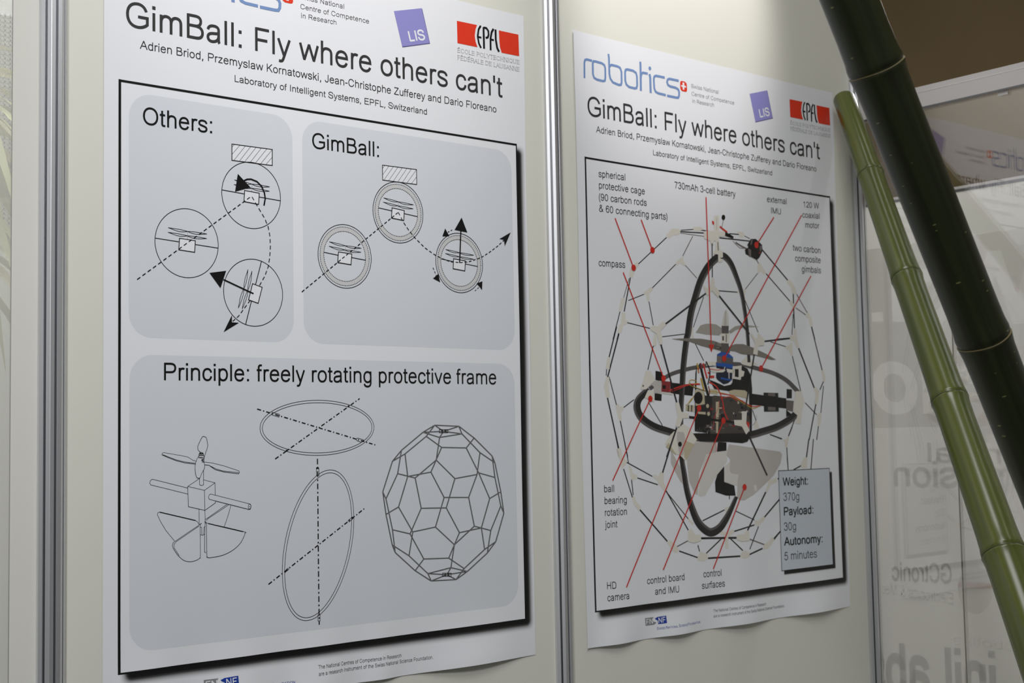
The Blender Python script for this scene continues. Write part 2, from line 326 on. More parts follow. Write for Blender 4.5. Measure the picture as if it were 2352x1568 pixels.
def ribbon(pts, w, closed=False):
    """quads of a constant-width stroke with mitred or bevelled joints; returns list of polygons in 2-D"""
    P = [Vector(p) for p in pts]
    P = [p for i, p in enumerate(P) if i == 0 or (p - P[i - 1]).length > 1e-9]
    if len(P) < 2: return []
    if closed and (P[0] - P[-1]).length < 1e-7: P.pop()
    n = len(P); segs = n if closed else n - 1
    D = [(P[(i + 1) % n] - P[i]).normalized() for i in range(segs)]; N = [Vector((-d.y, d.x)) for d in D]; h = w / 2
    polys = []; L = {}; R = {}
    for i in range(n):
        a = (i - 1) % n if (closed or i > 0) else None; b = i if (closed or i < segs) else None
        if a is None: L[i] = (None, P[i] + N[b] * h); R[i] = (None, P[i] - N[b] * h); continue
        if b is None: L[i] = (P[i] + N[a] * h, None); R[i] = (P[i] - N[a] * h, None); continue
        m = N[a] + N[b]; c = 1 + N[a].dot(N[b])
        if c > 0.75:
            q = m * (h / c); L[i] = (P[i] + q, P[i] + q); R[i] = (P[i] - q, P[i] - q)
        else:
            q = m * (h / max(c, 0.2)) if m.length > 1e-6 else Vector((0, 0))
            turn = D[a].x * D[b].y - D[a].y * D[b].x
            if turn > 0:
                L[i] = (P[i] + N[a] * h, P[i] + N[b] * h); R[i] = (P[i] - N[a] * h, P[i] - N[b] * h); polys.append([P[i], P[i] - N[a] * h, P[i] - N[b] * h])
            else:
                L[i] = (P[i] + N[a] * h, P[i] + N[b] * h); R[i] = (P[i] - N[a] * h, P[i] - N[b] * h); polys.append([P[i], P[i] + N[a] * h, P[i] + N[b] * h])
    for i in range(segs):
        j = (i + 1) % n; polys.append([R[i][1], R[j][0], L[j][0], L[i][1]])
    return polys

def glyph_run(s, weight=86, track=0, serif=False):
    """polygons in thousandths of an em and the ink extents"""
    x = 0; polys = []; lays = []
    for ch in s:
        adv, st = GL[ch]
        for k_, p in enumerate(st):
            n_ = len(polys)
            ww = 100 if (ch in ':.,' or (ch in 'ij' and len(p) == 2 and p[1][1] == 616)) and weight < 100 and not serif else weight
            if ch in ':.,' and weight >= 100: ww = weight
            cl = len(p) > 8 and abs(p[0][0] - p[-1][0]) < 1 and abs(p[0][1] - p[-1][1]) < 1
            polys += [[(q[0] + x, q[1]) for q in poly] for poly in ribbon(p, ww, cl)]
            if serif:
                for e, o in ((p[0], p[1]), (p[-1], p[-2])):
                    if abs(e[0] - o[0]) < abs(e[1] - o[1]) and (e[1] < 60 or e[1] > 600):
                        polys.append([(e[0] + x - 95, e[1] - 20), (e[0] + x + 95, e[1] - 20), (e[0] + x + 95, e[1] + 20), (e[0] + x - 95, e[1] + 20)])
            lays += [0.4 * k_ + 0.12 * (j % 3) for j in range(len(polys) - n_)]
        x += adv + track
    xs = [q[0] for poly in polys for q in poly]
    return polys, min(xs), max(xs), lays

# ------------------------------------------------------------------ posters
PW, PH = 0.841, 1.2141
TL = {1: (-0.9714, ZC + 0.8060), 2: (0.0, ZC + 0.8026)}
CUSP = {1: [0.0, 0.135, 0.295, 0.440, 0.540, 0.841], 2: [0.0, 0.165, 0.344, 0.580, 0.841]}
def bulge(k, x, z):
    u = x - TL[k][0]; v = TL[k][1] - z; w = PH - v
    c = CUSP[k]; s = 0.0
    for a, b in zip(c[:-1], c[1:]):
        if a <= u <= b: s = math.sin(math.pi * (u - a) / (b - a)) ** 2 * min(1.0, (b - a) / 0.2)
    d = 0.0010 + 0.0115 * s * math.exp(-(max(w, 0) / 0.055) ** 1.4)
    d += 0.0004 * math.sin(u * 9.0 + 0.6) * math.sin(v * 5.0)
    e = max(0.0, u) if k == 2 else 1.0
    d += 0.0035 * math.exp(-e / 0.022) * (0.6 + 0.4 * math.sin(v * 6))
    d += 0.0022 * math.exp(-max(0.0, PW - u) / 0.03) * (0.5 + 0.5 * math.sin(v * 11 + 1)) * (1 - math.exp(-max(w, 0) / 0.1))
    return d
STEP = 0.00007
class Ink:
    """flat printing that lies on a poster: polygons in wall coordinates, each with a layer above the paper"""
    def __init__(s, k, src=None):
        s.k = k; s.src = src or k; s.v = []; s.f = []; s.m = []; s.mats = []; s.att = []
        s.dx = TL[k][0] - TL[s.src][0]; s.dz = TL[k][1] - TL[s.src][1]
    def W(s, px, py):
        p = wall(px, py); return (p.x + s.dx, p.z + s.dz)
    def sc(s, px, py):
        return abs(wall(px, py).z - wall(px, py + 1).z)
    def mi(s, m):
        if m not in s.mats: s.mats.append(m)
        return s.mats.index(m)
    def face(s, pts, m, lay, att=None):
        if att is None:
            zl = TL[s.k][1] - PH; lim = 0.007 if min(p[1] for p in pts) + (0 if s.k == s.src else 0) < zl + 0.16 else 0.03
            n = len(pts); L_ = [(pts[i][0] - pts[(i + 1) % n][0])**2 + (pts[i][1] - pts[(i + 1) % n][1])**2 for i in range(n)]; k = max(range(n), key=lambda i: L_[i])
            if L_[k] > lim * lim:
                a, b = pts[k], pts[(k + 1) % n]; mid = ((a[0] + b[0]) / 2, (a[1] + b[1]) / 2)
                if n == 3:
                    c = pts[(k + 2) % 3]; s.face([a, mid, c], m, lay); s.face([mid, b, c], m, lay); return
                if n == 4:
                    c, d = pts[(k + 2) % 4], pts[(k + 3) % 4]; m2 = ((c[0] + d[0]) / 2, (c[1] + d[1]) / 2)
                    s.face([a, mid, m2, d], m, lay); s.face([mid, b, c, m2], m, lay); return
        i = len(s.v)
        s.v += [(p[0], p[1], lay) for p in pts]; s.att += att or [1.0] * len(pts)
        s.f.append(list(range(i, i + len(pts)))); s.m.append(s.mi(m))
    def poly_w(s, pts, m, lay):
        tr = tessellate_polygon([[Vector((p[0], p[1], 0)) for p in pts]])
        for t in tr: s.face([pts[i] for i in t], m, lay)
    def poly(s, pts, m, lay): s.poly_w([s.W(*p) for p in pts], m, lay)
    def stroke_w(s, pts, w, m, lay, closed=False, cut=0.012):
        q = []
        n = len(pts)
        for i in range(n if closed else n - 1):
            a = Vector(pts[i]); b = Vector(pts[(i + 1) % n]); c = max(1, int((b - a).length / cut))
            q += [a + (b - a) * (j / c) for j in range(c)]
        if not closed: q.append(Vector(pts[-1]))
        for j, p in enumerate(ribbon(q, w, closed)): s.face([(v[0], v[1]) for v in p], m, lay + 0.12 * (j % 3))
    def wid(s, pts, wpx):
        """width on the sheet of a stroke that measures wpx across in the photograph"""
        a, b = Vector(pts[0]), Vector(pts[-1]); d = b - a
        if len(pts) > 2 and (len(pts) > 6 or d.length < 1e-6 or max((Vector(p) - a).cross(d) if False else abs((p[0] - a.x) * d.y - (p[1] - a.y) * d.x) / max(d.length, 1e-6) for p in pts) > 0.12 * d.length):
            c = pts[len(pts) // 2]; h = Vector(s.W(c[0] + 0.5, c[1])) - Vector(s.W(c[0] - 0.5, c[1])); return wpx * (0.5 * s.sc(*c) + 0.5 * h.length)
        c = (a + b) / 2; d.normalize(); n = Vector((-d.y, d.x)) * 0.5
        e = (Vector(s.W(*(c + d))) - Vector(s.W(*(c - d)))).normalized(); o = Vector(s.W(*(c + n))) - Vector(s.W(*(c - n)))
        return wpx * abs(e.x * o.y - e.y * o.x)
    def stroke(s, pts, wpx, m, lay, closed=False):
        s.stroke_w([s.W(*p) for p in pts], s.wid(pts, wpx), m, lay, closed)
    def dash(s, pts, wpx, m, lay, pat):
        q = [Vector(s.W(*p)) for p in pts]; u = s.sc(*pts[len(pts) // 2]); w = s.wid(pts, wpx); pat = [x * u for x in pat]
        k = 0; left = pat[0]; cur = [q[0]]; i = 0; pos = q[0]
        while i < len(q) - 1:
            d = (q[i + 1] - pos).length
            if d > left:
                pos = pos + (q[i + 1] - pos).normalized() * left; cur.append(pos)
                if k % 2 == 0: s.stroke_w(cur, w, m, lay)
                k += 1; left = pat[k % len(pat)]; cur = [pos]
            else:
                left -= d; i += 1; pos = q[i]; cur.append(pos)
        if k % 2 == 0 and len(cur) > 1: s.stroke_w(cur, w, m, lay)
    def text(s, string, a, b, cap, m, lay=6, weight=86, track=0, serif=False, up=None, smallcaps=False):
        """a, b: pixels of the left and right ends of the baseline, cap: (x, top, bottom) of a capital"""
        p0 = Vector(s.W(*a)); p1 = Vector(s.W(*b))
        c1 = Vector(s.W(cap[0], cap[2])); c0 = Vector(s.W(cap[0], cap[1])); hgt = (c0 - c1).length
        ex = p1 - p0; upv = Vector((-ex.y, ex.x)).normalized() if up else Vector((0, 1))
        polys, x0, x1, lays = glyph_run(string, weight, track, serif)
        sx = ex / (x1 - x0); sy = upv * (hgt / 716)
        for p, l_ in zip(polys, lays):
            s.face([tuple(p0 + sx * (q[0] - x0) + sy * q[1]) for q in p], m, lay + l_)
    def disc(s, c, r, m, lay, n=20):
        u = s.sc(*c); q = s.W(*c); s.poly_w([(q[0] + r * u * math.cos(t * 2 * math.pi / n), q[1] + r * u * math.sin(t * 2 * math.pi / n)) for t in range(n)], m, lay)
    def build(s, name, parent):
        base = parent
        while base.parent: base = base.parent
        o0 = base.location
        me = bpy.data.meshes.new(name)
        me.from_pydata([(x - o0.x, -bulge(s.k, x, z) - STEP * l - o0.y, z - o0.z) for x, z, l in s.v], [], s.f)
        for m in s.mats: me.materials.append(m)
        for i, p in enumerate(me.polygons): p.material_index = s.m[i]
        if any(a != 1.0 for a in s.att):
            at = me.attributes.new('ink', 'FLOAT', 'POINT')
            for i, a in enumerate(s.att): at.data[i].value = a
        o = link(name, me, parent); return o

def ellipse_px(l, r, t, b, n=72, k=1.0):
    cx = (l[0] + r[0]) / 2; cy = (t[1] + b[1]) / 2; rx = (r[0] - l[0]) / 2; ry = (b[1] - t[1]) / 2
    sxy = ((r[1] - l[1]) / 2 * rx + (b[0] - t[0]) / 2 * ry) / 2
    a = rx; c = sxy / rx; d = math.sqrt(max(1e-6, ry * ry - c * c))
    return [(cx + k * a * math.cos(q), cy + k * (c * math.cos(q) + d * math.sin(q))) for q in [2 * math.pi * i / n for i in range(n)]]
def Z(pts, sc, ox, oy): return [(x / sc + ox, y / sc + oy) for x, y in pts]

def poster_base(k, label):
    x, z = TL[k]
    root = empty('wall_poster', (x + PW / 2, 0, z - PH)); tag(root, label, 'poster', 'research posters on the white wall')
    nx, nz = 120, 170
    vs_ = []; fs = []
    for j in range(nz + 1):
        for i in range(nx + 1):
            X = x + PW * i / nx; Zz = z - PH * j / nz
            vs_.append((X - root.location.x, -bulge(k, X, Zz), Zz - root.location.z))
    for j in range(nz):
        for i in range(nx):
            q = j * (nx + 1) + i; fs.append((q, q + nx + 1, q + nx + 2, q + 1))
    me = bpy.data.meshes.new('sheet'); me.from_pydata(vs_, [], fs); me.materials.append(M['paper'])
    for p in me.polygons: p.use_smooth = True
    link('sheet', me, root)
    return root

def round_rect(ink, x0, x1, z0, z1, r, m, lay, rows=60, cols=40):
    """x0<x1, z0<z1 in wall coordinates, gridded so it follows the sheet"""
    zs = []
    n = 10
    for i in range(n + 1): zs.append(z0 + r * (1 - math.cos(math.pi / 2 * i / n)))
    for i in range(1, rows): zs.append(z0 + r + (z1 - z0 - 2 * r) * i / rows)
    for i in range(n + 1): zs.append(z1 - r + r * math.sin(math.pi / 2 * i / n))
    def ext(zz):
        d = max(0.0, z0 + r - zz, zz - (z1 - r)); q = r - math.sqrt(max(0.0, r * r - d * d)); return x0 + q, x1 - q
    for a, b in zip(zs[:-1], zs[1:]):
        la, ra = ext(a); lb, rb = ext(b)
        for i in range(cols):
            s, t = i / cols, (i + 1) / cols
            ink.face([(la + (ra - la) * s, a), (la + (ra - la) * t, a), (lb + (rb - lb) * t, b), (lb + (rb - lb) * s, b)], m, lay)

def soft_border(ink, x0, x1, z0, z1, off, blur, lay):
    """printed soft black edge lying right of and below a rectangle"""
    def val(x, z):
        def e(d): t = min(1, max(0, d / blur + 0.5)); return t * t * (3 - 2 * t)
        return e(x - (x0 + off)) * e((x1 + off) - x) * e(z - (z0 - off)) * e((z1 - off) - z)
    def grid(xs, zs):
        for a, b in zip(xs[:-1], xs[1:]):
            for c, d in zip(zs[:-1], zs[1:]):
                q = [(a, c), (b, c), (b, d), (a, d)]; ink.face(q, M['soft'], lay, [val(*p) for p in q])
    def lsp(a, b, n): return [a + (b - a) * i / n for i in range(n + 1)]
    e = off + blur * 0.5
    grid(lsp(x1, x1 + e, 14), lsp(z0 - e, z0, 14)); grid(lsp(x1, x1 + e, 14), lsp(z0, z1 - blur * 2, 70)); grid(lsp(x1, x1 + e, 14), lsp(z1 - blur * 2, z1, 20))
    grid(lsp(x0, x0 + blur * 2, 20), lsp(z0 - e, z0, 14)); grid(lsp(x0 + blur * 2, x1, 150), lsp(z0 - e, z0, 14))

FX, FZ, FWD, FHT = 0.0232, 0.2520, 0.7952, 0.8951
def header(k, root):
    K, GI = M['black'], M['grey_ink']
    # wordmark and cross (seen whole on the right-hand poster)
    i = Ink(k, 2); z = lambda *p: Z(p, 5.8075, 1300, 60); wd = 4.6
    for pts, cl in (
        (z((237, 695), (236, 490), (245, 455), (268, 446), (342, 464)), 0),
        (z((350, 500), (360, 470), (390, 473), (470, 496), (505, 520), (517, 560), (519, 690), (512, 728), (488, 735), (405, 714), (368, 690), (352, 640)), 1),
        (z((560, 372), (567, 420), (573, 640), (585, 700), (620, 752), (700, 786), (728, 782), (736, 750), (734, 610), (715, 558), (680, 538), (600, 518), (570, 545)), 0),
        (z((782, 620), (790, 585), (812, 578), (890, 596), (928, 625), (940, 670), (944, 790), (935, 826), (910, 832), (835, 812), (800, 780), (785, 730)), 1),
        (z((985, 475), (988, 520), (993, 865)), 0), (z((993, 690), (1000, 640), (1020, 622), (1085, 636)), 0),
        (z((1108, 640), (1118, 690), (1124, 893)), 0),
        (z((1312, 688), (1195, 663), (1172, 675), (1165, 710), (1172, 830), (1190, 875), (1225, 897), (1326, 921)), 0),
        (z((1498, 730), (1375, 704), (1350, 715), (1343, 750), (1355, 785), (1385, 805), (1460, 824), (1492, 845), (1504, 880), (1503, 930), (1492, 955), (1465, 954), (1342, 929)), 0)):
        i.stroke(pts, wd, M['logo_blue'], 4, bool(cl))
    i.poly(ellipse_px(*z((1095, 560), (1131, 568), (1110, 538), (1115, 592)), n=20), M['logo_blue'], 4)
    i.build('wordmark_logo', root)
    i = Ink(k, 2)
    i.poly(z((1517, 755), (1522, 738), (1535, 731), (1578, 741), (1598, 758), (1607, 785), (1610, 860), (1603, 876), (1588, 877), (1545, 868), (1526, 850), (1519, 820)), M['red'], 4)
    i.poly(z((1549, 752), (1572, 757), (1573, 851), (1551, 846)), M['paper'], 5); i.poly(z((1530, 786), (1594, 800), (1595, 823), (1531, 809)), M['paper'], 5.5)
    i.build('cross_emblem', root)
    i = Ink(k, 2)
    for s_, a, b in (('Swiss National', (1665, 822), (2030, 905)), ('Centre of Competence', (1672, 926), (2240, 1050)), ('in Research', (1680, 1022), (1970, 1078))):
        c = z((1680, 774), (1680, 826)); i.text(s_, z(a)[0], z(b)[0], (c[0][0], c[0][1], c[1][1]), M['mid_ink'] if k == 2 else M['grey_ink'], 4, weight=66)
    i.build('institute_lettering', root)
    # tilted square
    i = Ink(k, 1); z2 = lambda *p: Z(p, 4.704, 730, 0)
    i.poly(z2((822, 130), (1124, 96), (1209, 474), (911, 514)), M['violet_edge'], 3); i.poly(z2((818, 122), (1117, 90), (1203, 466), (908, 504)), M['violet'], 4)
    p0, p1 = z2((990, 449), (1160, 430)); q = z2((990, 338), (990, 446))
    i2 = Ink(k, 1); i2.text('LIS', p0, p1, (q[0][0], q[0][1], q[1][1]), M['paper'], 5, weight=125, up=True)
    o = i.build('violet_logo', root); i2.build('logo_lettering', o)
    # red school mark
    i = Ink(k, 1)
    i.poly(z2((1498, 226), (1715, 272), (1699, 320), (1691, 385), (1699, 450), (1720, 512), (1504, 467)), M['red'], 4)
    i.poly(z2((1950, 330), (2157, 377), (2165, 610), (1980, 572), (1962, 510), (1956, 450)), M['red'], 4)
    i2 = Ink(k, 1)
    for pts in (((1752, 284), (1732, 320), (1722, 395), (1735, 470), (1758, 520)), ((1722, 400), (1762, 408)), ((1776, 290), (1800, 296)) if 0 else ((1745, 286), (1760, 288)),
                ((1785, 296), (1791, 528)), ((1785, 300), (1815, 305), (1836, 335), (1840, 375), (1832, 405), (1808, 412)),
                ((1893, 314), (1872, 350), (1860, 420), (1862, 545)), ((1862, 428), (1896, 436)), ((1914, 320), (1917, 430), (1932, 520), (1952, 562))):
        i2.stroke(z2(*pts), 4.3, K, 5)
    o = i.build('school_logo', root); i2.build('logo_lettering', o)
    i = Ink(k, 1)
    for s_, a, b in (('\u00c9COLE POLYTECHNIQUE', (1503, 566), (2170, 699)), ('F\u00c9D\u00c9RALE DE LAUSANNE', (1503, 644), (2170, 776))):
        c = z2((1520, 522), (1520, 568)); i.text(s_, z2(a)[0], z2(b)[0], (c[0][0], c[0][1], c[1][1]), M['mid_ink'], 4, weight=48, serif=True)
    i.build('school_lettering', root)
    i = Ink(k, 1); i.text("GimBall: Fly where others can't", (288.5, 60), (1153, 224.8), (429, 30.8, 87), GI, 4); i.build('title_lettering', root)
    i = Ink(k, 1); i.text('Adrien Briod, Przemyslaw Kornatowski, Jean-Christophe Zufferey and Dario Floreano', (320.3, 112), (1139, 259), (404.3, 108.6, 127.6), GI, 4, weight=82)
    i.text('Laboratory of Intelligent Systems, EPFL, Switzerland', (538.2, 188), (979.8, 263.6), (538.2, 172.6, 188), GI, 4, weight=82); i.build('author_lettering', root)
    # footer
    z3 = lambda *p: Z(p, 6.5333, 1340, 1280)
    i = Ink(k, 2)
    i.poly(z3((918, 910), (1043, 892), (1032, 925), (1036, 950), (1050, 962), (1080, 968), (1075, 985), (1045, 1008), (928, 1023)), M['mid_ink'], 3)
    i.poly(z3((1095, 890), (1217, 868), (1223, 979), (1105, 998), (1100, 945), (1068, 925), (1062, 912), (1075, 905)), M['deep_blue'], 3)
    i2 = Ink(k, 2)
    q = z3((935, 925), (935, 1005)); i2.text('FN', z3((938, 1006))[0], z3((1034, 990))[0], (q[0][0], q[0][1], q[1][1]), M['paper'], 4, weight=100)
    q = z3((1112, 900), (1112, 980)); i2.text('NF', z3((1112, 980))[0], z3((1205, 966))[0], (q[0][0], q[0][1], q[1][1]), M['paper'], 4, weight=100)
    o = i.build('foundation_logo', root); i2.build('logo_lettering', o)
    i = Ink(k, 2); q = z3((1090, 1040), (1090, 1082)); q2 = z3((1090, 1050), (1090, 1082))
    for w_, a, b in (('S', (1088, 1083), (1110, 1080)), ('N', (1208, 1064), (1234, 1061)), ('S', (1385, 1037), (1405, 1034)), ('F', (1532, 1013), (1550, 1010))):
        i.text(w_, z3(a)[0], z3(b)[0], (q[0][0], q[0][1], q[1][1]), M['deep_blue'], 4, weight=95)
    for w_, a, b in (('WISS', (1115, 1079), (1195, 1067)), ('ATIONAL', (1238, 1060), (1373, 1040)), ('CIENCE', (1410, 1033), (1522, 1016)), ('OUNDATION', (1556, 1010), (1740, 981))):
        i.text(w_, z3(a)[0], z3(b)[0], (q2[0][0], q2[0][1], q2[1][1]), M['deep_blue'], 4, weight=85)
    i.build('foundation_lettering', root)
    i = Ink(k, 1)
    i.text('The National Centres of Competence in Research', (726.8, 1535), (920.8, 1508.3), (728, 1526.3, 1535), GI if k == 2 else K, 4, weight=70)
    i.text('are a research instrument of the Swiss National Science Foundation.', (726.8, 1550.6), (991.4, 1511.8), (728, 1541.8, 1550.6), GI if k == 2 else K, 4, weight=70)
    i.build('footer_lettering', root)
    # frame with soft printed edge
    x0 = TL[k][0] + FX; x1 = x0 + FWD; z1 = TL[k][1] - FZ; z0 = z1 - FHT
    i = Ink(k); soft_border(i, x0, x1, z0, z1, 0.0115, 0.0205, 0.6); i.build('soft_border', root)
    i = Ink(k); w = 0.0042
    i.stroke_w([(x0 + w / 2, z0), (x0 + w / 2, z1)], w, K, 4); i.stroke_w([(x0, z1 - w / 2), (x1, z1 - w / 2)], w * 0.9, K, 4)
    i.stroke_w([(x1 - 0.0007, z1), (x1 - 0.0007, z0)], 0.0026, K, 4); i.stroke_w([(x0, z0 + 0.0007), (x1, z0 + 0.0007)], 0.0026, K, 4)
    i.build('frame_border', root)

# ------------------------------------------------------------------ poster with the drawings
K = M['black']
R1 = poster_base(1, 'large glossy poster with line drawings in three pale grey panels')
header(1, R1)
def panel(corners, r):
    q = [wall(*c) for c in corners]; i = Ink(1)
    round_rect(i, (q[0].x + q[3].x) / 2, (q[1].x + q[2].x) / 2, (q[2].z + q[3].z) / 2, (q[0].z + q[1].z) / 2, r, M['tint'], 1)
    return i.build('drawing_panel', R1)
pA = panel(((294.5, 210.5), (671, 269.5), (674, 787), (295.5, 774)), 0.038)
pB = panel(((692, 272.5), (1173.5, 349), (1181, 804.5), (698, 787.5)), 0.038)
pC = panel(((296, 813.5), (1180.5, 836), (1190, 1388), (297, 1498)), 0.038)
pA['label'] = 'upper left pale panel'; pB['label'] = 'upper right pale panel'; pC['label'] = 'wide lower pale panel'
for p, s_, a, b, c in ((pA, 'Others:', (327.3, 285.3), (486.2, 306.8), (385.3, 253.6, 292.8)), (pB, 'GimBall:', (716.4, 340), (869.8, 361), (797, 316.1, 351)),
                       (pC, 'Principle: freely rotating protective frame', (376, 873), (1139.2, 882.6), (376, 832.7, 873))):
    i = Ink(1); i.text(s_, a, b, c, K, 4, weight=88); i.build('heading_lettering', p)

def craft(i, z, bars, bx, props, hub, thin=1.6):
    for b in bars: i.stroke(z(*b), 1.9, K, 4)
    for p in props:
        (ax, ay), (cx, cy), (ex, ey) = p
        for (sx, sy), (tx, ty) in (((ax, ay), (cx, cy)), ((cx, cy), (ex, ey))):
            dx, dy = tx - sx, ty - sy; top = []; bot = []
            for n in range(13):
                t = n / 12; w = math.sin(math.pi * (t ** (0.8 if (sx, sy) == (cx, cy) else 1.25)))
                k1, k2 = (0.02, 0.085) if abs(dx) > abs(dy) else (0.05, 0.05)
                nx, ny = -dy, dx
                top.append((sx + dx * t - nx * k1 * w, sy + dy * t - ny * k1 * w)); bot.append((sx + dx * t + nx * k2 * w, sy + dy * t + ny * k2 * w))
            i.stroke(z(*(top + bot[::-1])), thin * 0.8, K, 4, True)
    i.stroke(z(*hub), 0.7, M['mid_ink'], 4)
    i.poly(z(*bx), M['paper'], 5); i.stroke(z(*bx), 1.9, K, 6, True)
z = lambda *p: Z(p, 5.227, 260, 200)
zb = lambda *p: Z(p, 5.227, 260, 500)
i = Ink(1)
hr = ((1420, 685), (1905, 750), (1905, 942), (1420, 880))
i.poly(z(*hr), M['paper'], 3); i.stroke(z(*hr), 1.8, K, 5, True)
for a, b in (((1450, 690), (1422, 720)), ((1515, 700), (1422, 808)), ((1582, 708), (1447, 877)), ((1645, 718), (1513, 886)), ((1708, 728), (1577, 894)), ((1772, 736), (1642, 902)), ((1838, 745), (1705, 911)), ((1900, 758), (1768, 919)), ((1903, 845), (1832, 927))):
    i.stroke(z(a, b), 0.9, K, 4)
i.build('hatched_block_drawing', pA)
CR = []
i = Ink(1); i.stroke(z(*ellipse_px((1298, 1262), (2004, 1335), (1612, 901), (1690, 1699))), 1.6, K, 4, True)
craft(i, z, (((1300, 1235), (1568, 1283)), ((1748, 1320), (2003, 1365))), ((1572, 1242), (1748, 1275), (1740, 1408), (1565, 1375)),
      (((1450, 1115), (1662, 1165), (1875, 1198)), ((1445, 1170), (1660, 1215), (1872, 1250))), ((1662, 1165), (1660, 1250)))
i.stroke(z((1560, 1128), (1600, 1108), (1650, 1106), (1720, 1135), (1775, 1190), (1810, 1270), (1820, 1340), (1805, 1422)), 3.4, K, 8)
i.poly(z((1490, 1042), (1642, 1204), (1457, 1256)), K, 8); i.build('blocked_robot_drawing', pA)
i = Ink(1); i.stroke(zb(*ellipse_px((496, 270), (1256, 330), (850, -108), (902, 720))), 1.6, K, 4, True)
craft(i, zb, (((500, 245), (785, 290)), ((980, 322), (1253, 365))), ((790, 248), (980, 277), (972, 415), (782, 385)),
      (((655, 120), (892, 165), (1120, 195)), ((652, 175), (888, 218), (1118, 250))), ((890, 165), (887, 258))); i.build('incoming_robot_drawing', pA)
i = Ink(1); i.stroke(zb(*ellipse_px((1320, 875), (2029, 940), (1652, 497), (1692, 1302))), 1.6, K, 4, True)
craft(i, zb, (((1775, 525), (1705, 800)), ((1655, 1000), (1585, 1280))), ((1668, 792), (1783, 835), (1735, 1027), (1620, 985)),
      (((1613, 622), (1565, 850), (1498, 1085)), ((1662, 640), (1612, 870), (1545, 1095))), ((1565, 850), (1620, 880)))
i.stroke(zb((1680, 912), (1318, 742)), 3.4, K, 8); i.poly(zb((1150, 662), (1350, 637), (1282, 845)), K, 8); i.build('tumbling_robot_drawing', pA)
i = Ink(1)
i.dash(zb((282, 742), (1655, -258)), 2.3, K, 7, (9, 6))
i.dash(zb((1660, -250), (1815, 10), (1855, 110), (1878, 230), (1882, 350), (1875, 470), (1855, 590), (1815, 700), (1750, 815)), 2.0, K, 7, (9, 6))
i.dash(zb((1640, 990), (1500, 1180), (1430, 1242)), 2.0, K, 7, (9, 6))
i.poly(zb((1320, 1372), (1420, 1168), (1420, 1255), (1503, 1260)), K, 8); i.build('dashed_path_drawing', pA)

z = lambda *p: Z(p, 4.3556, 690, 250)
zb = lambda *p: Z(p, 4.3556, 690, 500)
i = Ink(1); hr = ((818, 563), (1158, 608), (1160, 757), (820, 712)); i.poly(z(*hr), M['paper'], 3); i.stroke(z(*hr), 1.6, K, 5, True)
for a, b in (((840, 567), (820, 595)), ((883, 573), (820, 660)), ((928, 578), (835, 708)), ((973, 583), (882, 716)), ((1018, 588), (927, 722)), ((1063, 595), (972, 730)), ((1108, 600), (1018, 735)), ((1155, 612), (1062, 742)), ((1157, 683), (1108, 748))):
    i.stroke(z(a, b), 0.8, K, 4)
i.build('hatched_block_drawing', pB)
def caged(i, l, r, t, b, zz, k1=0.925, k2=0.785):
    f = lambda k: zz(*ellipse_px(l, r, t, b, 72, k))
    o, n = f(k1), f(k2)
    for j in range(72):
        q = (j + 1) % 72; i.face([i.W(*o[j]), i.W(*o[q]), i.W(*n[q]), i.W(*n[j])], M['ring'], 2.5)
    i.stroke(f(1.0), 1.5, K, 4, True)
    i.dash(o + o[:1], 1.5, K, 4, (2.6, 1.9)); i.dash(n + n[:1], 1.5, K, 4, (2.6, 1.9))
i = Ink(1); caged(i, (723, 1000), (1222, 1065), (955, 731), (998, 1342), z)
craft(i, z, (((778, 990), (910, 1020)), ((1035, 1048), (1168, 1078))), ((913, 990), (1035, 1018), (1030, 1117), (908, 1092)),
      (((828, 890), (978, 930), (1128, 960)), ((825, 932), (975, 970), (1125, 1000))), ((976, 930), (975, 990)), 1.4); i.build('caged_robot_drawing', pB)
i = Ink(1); caged(i, (173, 360), (705, 420), (422, 68), (460, 705), zb)
craft(i, zb, (((230, 345), (375, 375)), ((508, 398), (650, 425))), ((377, 342), (510, 363), (503, 470), (370, 448)),
      (((285, 240), (447, 280), (607, 305)), ((282, 285), (445, 322), (604, 345))), ((447, 280), (445, 345)), 1.4); i.build('caged_robot_drawing', pB)
i = Ink(1); caged(i, (1350, 415), (1817, 480), (1565, 155), (1602, 750), zb)
craft(i, zb, (((1400, 410), (1528, 440)), ((1645, 462), (1768, 488))), ((1527, 410), (1645, 432), (1640, 532), (1523, 510)),
      (((1447, 317), (1588, 350), (1730, 375)), ((1445, 357), (1585, 390), (1727, 415))), ((1588, 350), (1585, 410)), 1.4)
i.stroke(zb((1587, 452), (1600, 130)), 2.8, K, 8); i.poly(zb((1607, -2), (1664, 148), (1537, 122)), K, 8)
for tri, da in ((((1443, 108), (1485, 185), (1415, 187)), ((1470, 145), (1517, 120))), (((1375, 560), (1393, 645), (1322, 607)), ((1322, 500), (1355, 582))), (((1815, 635), (1812, 722), (1757, 658)), ((1778, 698), (1730, 740)))):
    i.poly(zb(*tri), K, 8); i.dash(zb(*da), 1.6, K, 8, (5, 4))
i.build('spinning_robot_drawing', pB)
i = Ink(1); i.dash(zb((10, 742), (975, -54)), 2.2, K, 7, (8, 5))
i.dash(zb((975, -54), (1030, 50), (1080, 125), (1140, 200), (1240, 300), (1330, 365), (1410, 408), (1500, 440), (1590, 450), (1680, 440), (1800, 400), (1880, 350), (1960, 290), (2035, 222)), 1.9, K, 7, (8, 5))
i.poly(zb((2097, 147), (2038, 285), (2030, 222), (1985, 213)), K, 8); i.build('dashed_path_drawing', pB)

